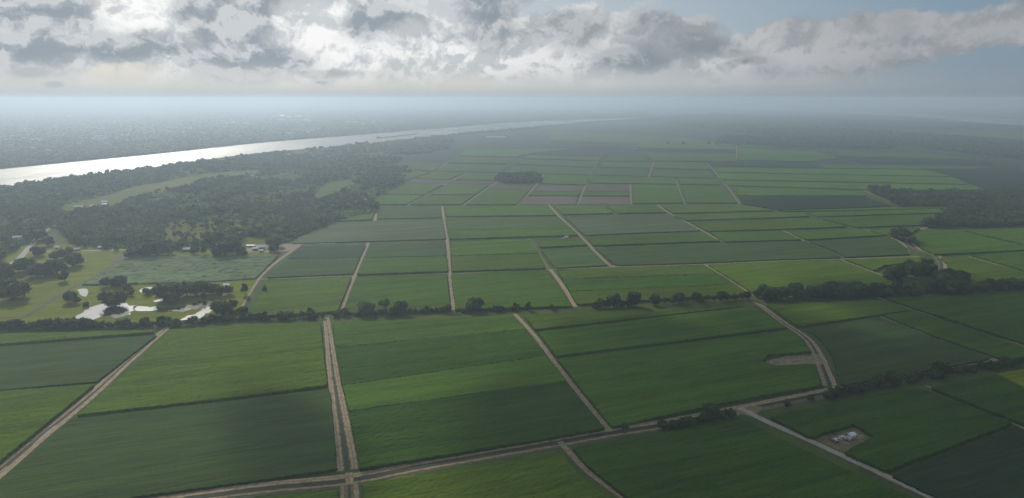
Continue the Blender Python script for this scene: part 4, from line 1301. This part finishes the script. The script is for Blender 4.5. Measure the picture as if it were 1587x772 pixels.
# ------------------------------------------------------------------ buildings
class MB:
    def __init__(self):
        self.V = []; self.F = []; self.M = []

    def box(self, x0, x1, y0, y1, z0, z1):
        b = len(self.V)
        self.V += [(x0, y0, z0), (x1, y0, z0), (x1, y1, z0), (x0, y1, z0), (x0, y0, z1), (x1, y0, z1), (x1, y1, z1), (x0, y1, z1)]
        self.F += [tuple(b + i for i in f) for f in ((0, 3, 2, 1), (4, 5, 6, 7), (0, 1, 5, 4), (1, 2, 6, 5), (2, 3, 7, 6), (3, 0, 4, 7))]
        return self

    def prism(self, prof, x0, x1):
        """profile in (y, z), swept along x"""
        b = len(self.V); n = len(prof)
        for x in (x0, x1):
            self.V += [(x, y, z) for y, z in prof]
        for k in range(n):
            self.F.append((b + k, b + (k + 1) % n, b + n + (k + 1) % n, b + n + k))
        self.F.append(tuple(b + n - 1 - k for k in range(n))); self.F.append(tuple(b + n + k for k in range(n)))
        return self

    def cyl(self, c, r, axis, L, n=12):
        b = len(self.V)
        for s in (-L / 2, L / 2):
            for k in range(n):
                a = 2 * PI * k / n
                u, v = r * math.cos(a), r * math.sin(a)
                p = {'x': (s, u, v), 'y': (u, s, v), 'z': (u, v, s)}[axis]
                self.V.append((c[0] + p[0], c[1] + p[1], c[2] + p[2]))
        for k in range(n):
            self.F.append((b + k, b + (k + 1) % n, b + n + (k + 1) % n, b + n + k))
        self.F.append(tuple(b + n - 1 - k for k in range(n))); self.F.append(tuple(b + n + k for k in range(n)))
        return self

    def build(self, name, mat, parent=None):
        me = bpy.data.meshes.new(name)
        me.from_pydata(self.V, [], self.F)
        me.materials.append(mat)
        import bmesh
        bm = bmesh.new(); bm.from_mesh(me)
        bmesh.ops.recalc_face_normals(bm, faces=bm.faces)
        bm.to_mesh(me); bm.free()
        return obj(name, me, parent)


def root(name, px, py, rot, label, cat, group=None, z=-0.4, at=None):
    p = G(px, py) if at is None else at
    e = bpy.data.objects.new(name, None)
    COL.objects.link(e)
    e.location = (p[0], p[1], z)
    e.rotation_euler = (0, 0, rot)
    tag(e, label, cat, group)
    return e


def building(name, px, py, L, Wd, hw, hr, rot, label, wall, roof, cat='building', doors=1, windows=2, group=None, z=-0.4):
    e = root(name, px, py, rot, label, cat, group, z)
    b = MB(); b.prism([(-Wd / 2, 0), (Wd / 2, 0), (Wd / 2, hw), (0, hw + hr - 0.15), (-Wd / 2, hw)], -L / 2, L / 2); b.build('wall', wall, e)
    r = MB(); o = 0.5; th = 0.18; sl_ = hr / (Wd / 2)
    r.prism([(-Wd / 2 - o, hw - o * sl_ + .05), (0, hw + hr + .05), (Wd / 2 + o, hw - o * sl_ + .05), (Wd / 2 + o, hw - o * sl_ + .05 + th), (0, hw + hr + .05 + th), (-Wd / 2 - o, hw - o * sl_ + .05 + th)], -L / 2 - o, L / 2 + o)
    r.build('roof', roof, e)
    for i in range(doors):
        x = -L / 2 + L * (i + 1) / (doors + 1)
        MB().box(x - min(1.6, L / 8), x + min(1.6, L / 8), -Wd / 2 - .06, -Wd / 2 + .02, 0.02, hw * 0.8).build('door', M_darkp, e)
    for i in range(windows):
        x = -L / 2 + L * (i + 0.5) / windows
        if any(abs(x - (-L / 2 + L * (j + 1) / (doors + 1))) < 2 for j in range(doors)): continue
        fr = MB().box(x - .6, x + .6, -Wd / 2 - .05, -Wd / 2 + .02, hw * .4, hw * .75).build('window', M_white, e)
        MB().box(x - .5, x + .5, -Wd / 2 - .07, -Wd / 2 - .052, hw * .43, hw * .72).build('pane', M_glass, fr)
    return e


building('barn', 291, 389, 12, 8, 3.5, 2.0, 0.05, 'white roofed barn among dark trees above the young cane', M_wood, M_white, 'barn')
building('barn', 404, 386, 12, 9, 4, 2.2, 0.35, 'largest white roofed barn of the farm yard', M_grey, M_white, 'barn')
building('barn', 396, 387.5, 8, 7, 3.2, 1.6, 0.35, 'brown fronted shed attached left of the largest barn', M_wood, M_tin, 'shed')
building('shed', 405, 390, 6, 4.5, 2.6, 1.0, 0.1, 'small white roofed shed in front of the farm yard barns', M_grey, M_white, 'shed')
building('shed', 389, 382.5, 12, 4, 2.6, 0.8, 0.0, 'long low open shed behind the farm yard', M_wood, M_tin, 'shed')
building('shed', 352, 444, 7, 5, 2.8, 1.2, -0.1, 'pale shed beside the pond grove', M_white, M_white, 'shed')
building('house', 120, 388, 7, 6, 2.6, 1.6, 0.4, 'small house with pale roof on the meadow lane', M_wood, M_tin, 'house')
building('house', 90, 385, 8, 6, 2.6, 1.5, 0.0, 'low house between trees near the village road', M_white, M_tin, 'house')
building('house', 158, 385, 9, 6, 2.6, 1.5, 0.0, 'grey roofed house partly behind trees on the meadow lane', M_grey, M_tin, 'house')
for i, (x, y, L, l) in enumerate([(28,372,12,'lowest of the white village roofs at far left'),(26,363,10,'curved row house above the lowest white roof'),(33,360,9,'small white roofed village house right of the curved one'),
                                  (36,356,16,'long white roofed village house'),(42,352,13,'highest of the white village roofs at far left'),(102,335,13,'white roofed house by the levee, lower one'),(122,324,16,'long roofed house by the levee'),
                                  (146,323,12,'white house by the levee behind trees'),(164,320,14,'white house at the levee gap'),(163,316,12,'small house just above the levee gap')]):
    building('house', x, y, L, 8, 4.0, 2.0, random.uniform(-0.4, 0.7), l, M_grey if i % 3 else M_white, M_white if i % 2 else M_tin, 'house', windows=3, z=1.0)
building('long_shed', 528, 248.5, 55, 14, 5, 2.5, 0.05, 'long white shed row inside the far end of the left wood', M_grey, M_white, 'shed', 3, 8, z=0.5)
building('long_shed', 505, 249, 40, 14, 5, 2.5, 0.05, 'shorter long shed left of the white shed row', M_grey, M_tin, 'shed', 2, 6, z=0.5)
building('pump_shed', 878, 368.5, 5, 3.5, 2.6, 0.8, 0.0, 'little pump shed beside the grey lane crossing', M_white, M_tin, 'shed', 1, 0)
building('pump_shed', 873, 370, 4, 2.5, 1.6, 0.4, 0.3, 'low grey box shed left of the little pump shed', M_grey, M_tin, 'shed', 1, 0)

# far riverside town: plants, tanks and roofs
FARB = 'far buildings of the town beyond the river'
town = []
for (x0, x1, y0, y1, n) in [(5,70,199,206,7),(10,95,212,222,8),(120,175,213,220,10),(40,80,230,236,4),(135,170,199,203,4),(435,480,180,190,10),(440,500,201,210,9),(530,590,190,200,9),(310,390,188,194,7),(200,300,198,210,8),(1160,1185,158,161,4),(100,112,179,182,2)]:
    for k in range(n):
        town.append((random.uniform(x0, x1), random.uniform(y0, y1)))
for x, y in town:
    Z = G(x, y)[1]
    e = root('building', x, y, random.uniform(-.3, .3), 'pale roofed far building in the hazy town beyond the river', 'building', FARB, z=0)
    L = random.uniform(18, 50) * max(.8, Z / 6000); Wd = random.uniform(12, 20) * max(.8, Z / 6000); hw = random.uniform(5, 10)
    MB().prism([(-Wd / 2, 0), (Wd / 2, 0), (Wd / 2, hw), (0, hw + 4.8), (-Wd / 2, hw)], -L / 2, L / 2).build('wall', random.choice([M_grey, M_white]), e)
    MB().prism([(-Wd / 2 - 1, hw), (0, hw + 5), (Wd / 2 + 1, hw), (Wd / 2 + 1, hw + .8), (0, hw + 6), (-Wd / 2 - 1, hw + .8)], -L / 2 - 1, L / 2 + 1).build('roof', random.choice([M_white, M_tin, M_tin, M_grey]), e)

# ------------------------------------------------------------------ trailer and vehicles on the lot
LOT = math.radians(28)


def pickup(px, py, rot, paint, label, cab=True):
    e = root('pickup_truck', px, py, rot, label, 'pickup truck', z=-0.36)
    e.scale = (0.74, 0.8, 0.75)
    b = MB()
    b.prism([(-0.98, 0.55), (0.98, 0.55), (0.98, 1.02), (0.93, 1.12), (-0.93, 1.12), (-0.98, 1.02)], -2.7, 2.7)
    b.build('body', paint, e)
    MB().prism([(-0.9, 1.121), (0.9, 1.121), (0.78, 1.8), (-0.78, 1.8)], -0.7, 1.1).build('cab', paint, e)
    MB().prism([(-0.7, 1.25), (0.7, 1.25), (0.64, 1.7), (-0.64, 1.7)], 1.102, 1.14).build('windscreen', M_glass, e)
    MB().prism([(-0.7, 1.25), (0.7, 1.25), (0.64, 1.7), (-0.64, 1.7)], -0.74, -0.702).build('rear_window', M_glass, e)
    MB().box(-2.6, -0.8, -0.8, 0.8, 1.122, 1.135).build('truck_bed', M_darkp, e)
    for x in (-1.7, 1.75):
        for y in (-0.88, 0.88):
            wv = MB().cyl((x, y, 0.38), 0.38, 'y', 0.26, 14).build('wheel', M_rubber, e)
            MB().cyl((x, y + (0.14 if y > 0 else -0.14), 0.38), 0.2, 'y', 0.03, 10).build('rim', M_tin, wv)
    for y in (-0.7, 0.7):
        MB().box(2.7, 2.73, y - .18, y + .18, .78, .95).build('headlight', M_white, e)
        MB().box(-2.73, -2.7, y - .12, y + .12, .75, .98).build('tail_light', M_red, e)
    return e


pickup(1304.5, 677.5, math.radians(-58), M_white, 'white pickup truck parked nearest the long trailer')
pickup(1300.3, 680.2, math.radians(-58), M_green, 'pale green pickup truck in the middle of the parked row')
pickup(1295, 682, math.radians(-58), M_white, 'white pickup truck at the left of the parked row')
e = root('flatbed_trailer', 1291.5, 683.5, math.radians(118), 'dark flatbed trailer left of the parked pickups', 'trailer', z=-0.36)
MB().box(-3.2, 3.2, -1.1, 1.1, 0.7, 0.9).build('deck', M_darkp, e)
MB().box(-3.2, -3.0, -1.1, 1.1, 0.9, 2.0).build('headboard', M_darkp, e)
for x in (-.5, .6):
    for y in (-1.0, 1.0):
        MB().cyl((x, y, .35), .35, 'y', .25).build('wheel', M_rubber, e)
# long rounded white trailer
M_dull = simple('dull_white_paint', (0.34, 0.34, 0.32), 0.5)
e = root('camper_trailer', 1318.5, 681.0, math.radians(38), 'long white round topped trailer on the bare lot', 'trailer', z=-0.36)
prof = [(-1.2, 0.6), (1.2, 0.6), (1.25, 1.8), (1.1, 2.5), (0.7, 2.9), (0, 3.05), (-0.7, 2.9), (-1.1, 2.5), (-1.25, 1.8)]
MB().prism(prof, -3.4, 3.4).build('body', M_dull, e)
e.scale = (0.95, 0.75, 0.62)
for x in (-2.2, 0, 2.2):
    f = MB().box(x - .5, x + .5, -1.33, -1.2, 1.5, 2.1).build('window', M_darkp, e)
    MB().box(x - .42, x + .42, -1.35, -1.332, 1.58, 2.02).build('pane', M_glass, f)
MB().box(.85, 1.45, -1.33, -1.2, .7, 2.3).build('door', M_grey, e)
MB().box(3.4, 4.5, -.1, .1, .6, .75).build('hitch', M_darkp, e)
for x in (-.8, .2):
    for y in (-1.1, 1.1):
        MB().cyl((x, y, .36), .36, 'y', .24).build('wheel', M_rubber, e)
building('shed', 1319.5, 677, 4, 3, 2.4, .8, math.radians(24), 'little white shed behind the long trailer', M_white, M_white, 'shed', 1, 0, z=-.38)
building('shed', 1309, 680.5, 2.6, 2.2, 1.5, .4, math.radians(38), 'small pale box between trailer and white pickup', M_grey, M_grey, 'shed', 1, 0, z=-.38)
tree(1317, 672.5, 4, 'bush', 'dark low bush behind the long trailer', None)
tree(1313, 673.5, 3, 'bush', 'smaller dark bush beside the one behind the trailer', None)

# ------------------------------------------------------------------ tow on the river
a = G(586, 214.2); b = G(642, 208.0)
d = b - a; Lt = np.linalg.norm(d); ang = math.atan2(d[1], d[0]); d = d / Lt
e = root('towboat', 0, 0, ang, 'towboat with high wheelhouse pushing barges on the river', 'boat', z=-0.3, at=a)
MB().prism([(-6, 0), (6, 0), (6.5, 3), (-6.5, 3)], -18, 18).build('hull', M_darkp, e)
MB().box(-14, 12, -5, 5, 3.01, 7).build('deckhouse', M_white, e)
MB().box(-8, 8, -4, 4, 7.01, 10).build('upper_deck', M_white, e)
wh = MB().box(-1, 6, -3, 3, 10.01, 13.5).build('wheelhouse', M_white, e)
MB().box(-.8, 6.1, -3.05, 3.05, 11.5, 12.8).build('window_band', M_glass, wh)
for y in (-2.5, 2.5):
    MB().cyl((-5, y, 12), .8, 'z', 4).build('funnel', M_darkp, e)
nb = 6
bl = (Lt - 20) / nb
e0 = None
for i in range(nb):
    for j in (-1, 1):
        c = a + d * (22 + bl * (i + .5)) + np.array([-d[1], d[0]]) * j * 8.3
        if e0 is None:
            bb = root('barge', 0, 0, ang, 'rusty covered barge of the tow on the river', 'barge', 'barges of the river tow', z=-0.3, at=c)
            MB().prism([(-8, 0), (8, 0), (8, 4.2), (-8, 4.2)], -bl / 2 + .6, bl / 2 - .6).build('hull', M_rust, bb)
            MB().prism([(-6.8, 4.21), (6.8, 4.21), (5.5, 5.6), (-5.5, 5.6)], -bl / 2 + 4, bl / 2 - 4).build('hatch_cover', M_grey, bb)
            e0 = bb
        else:
            bb = e0.copy(); COL.objects.link(bb); bb.location = (c[0], c[1], -0.3)
            for ch in e0.children:
                q = ch.copy(); COL.objects.link(q); q.parent = bb

# ------------------------------------------------------------------ steam plumes of the plants near the horizon
def plume(px, py, w_, h_, label, lean=1.0):
    r = np.random.default_rng(int(px * 7))
    p = G(px, py)
    s = p[1] / FOC
    Vs, Fs = [], []; nv = 0
    V, F = ICO2
    n = 9
    for i in range(n):
        f = i / (n - 1)
        rad = s * (0.5 + 1.0 * f) * w_ * 0.09
        c = np.array([p[0] + f * w_ * s * lean * 0.8, p[1], 12 + f * h_ * s])
        if c[2] + rad > 225: break
        q = V * rad * (1 + r.uniform(-.2, .2, (len(V), 1))) + c
        q[:, 2] = np.maximum(q[:, 2], 0.5)
        Vs.append(q); Fs.append(F + nv); nv += len(V)
    o = obj('steam_plume', mesh_np('steam_plume', np.concatenate(Vs), np.concatenate(Fs), (M_steam,), smooth=True))
    tag(o, label, 'steam', kind='stuff')


M_steam = simple('steam', (0.85, 0.85, 0.85), 1.0, var=0.05)
plume(200, 211, 12, 8, 'white steam plume drifting right over the far town')
plume(217, 209, 5, 6, 'smaller steam plume right of the drifting one')
plume(234, 214, 7, 4, 'low steam puff above the far bank')
plume(216, 228, 2, 5, 'thin upright steam wisp by the far bank', 0.2)
plume(1161, 160.5, 12, 4, 'left steam plume on the right horizon')
plume(1214, 161, 16, 5, 'right steam plume on the right horizon')
plume(66, 219, 4, 3, 'white puff over the left part of the far town')

# ------------------------------------------------------------------ unseen clouds high ahead, added to shade parts of the plain
m = bpy.data.materials.new('shade_cloud_body')
m.use_nodes = True
t = NT(m.node_tree)
out = t.n('ShaderNodeOutputMaterial')
pv = t.n('ShaderNodeVolumePrincipled')
pv.inputs['Color'].default_value = (0.95, 0.96, 1.0, 1)
pv.inputs['Density'].default_value = 0.03
pv.inputs['Anisotropy'].default_value = 0.5
t.link(pv.outputs[0], out.inputs['Volume'])
M_cloud = m
CZ = 1150.0


def cloud(px, py, rx, ry, label, rz=50):
    """an unseen cloud set towards the sun so its shadow falls around the surveyed spot"""
    p = G(px, py)
    k = CZ / math.tan(SUN_EL)
    c = (p[0] + math.sin(SUN_AZ) * k, p[1] + math.cos(SUN_AZ) * k, CZ)
    V, F = ico(4)
    r = np.random.default_rng(int(px))
    nn = vnoise(V[:, 0] * 2.2 + 9, V[:, 1] * 2.2 + V[:, 2] * 1.3, int(px)) - .5
    nn2 = vnoise(V[:, 0] * 5 + 9, V[:, 1] * 5 + V[:, 2] * 4, int(px) + 3) - .5
    V = V * (1 + 0.8 * nn + 0.35 * nn2)[:, None] * np.array([rx, ry, rz])
    o = obj('cloud', mesh_np('cloud', V, F, (M_cloud,), smooth=True), loc=c)
    tag(o, label, 'cloud')
    return o


SHADE_CLOUDS = [(1500, 650, 300, 150, 'large unseen cloud that shades the lower right fields'),
          (1000, 535, 85, 60, 'small unseen cloud that shades the right half fields'),
          (1520, 480, 170, 70, 'unseen cloud that shades the right hedgerow'),
          (1120, 580, 50, 28, 'small unseen cloud that shades the field around the bare patch'),
          (1190, 500, 60, 30, 'long thin unseen cloud that shades the fields below the right grove'),
          (440, 700, 50, 28, 'tiny unseen cloud that shades the bottom left bean field'),
          ]
for x, y, rx, ry, l in SHADE_CLOUDS:
    cloud(x, y, rx, ry, l)
print('fields', fcount, 'trees', tree_n)
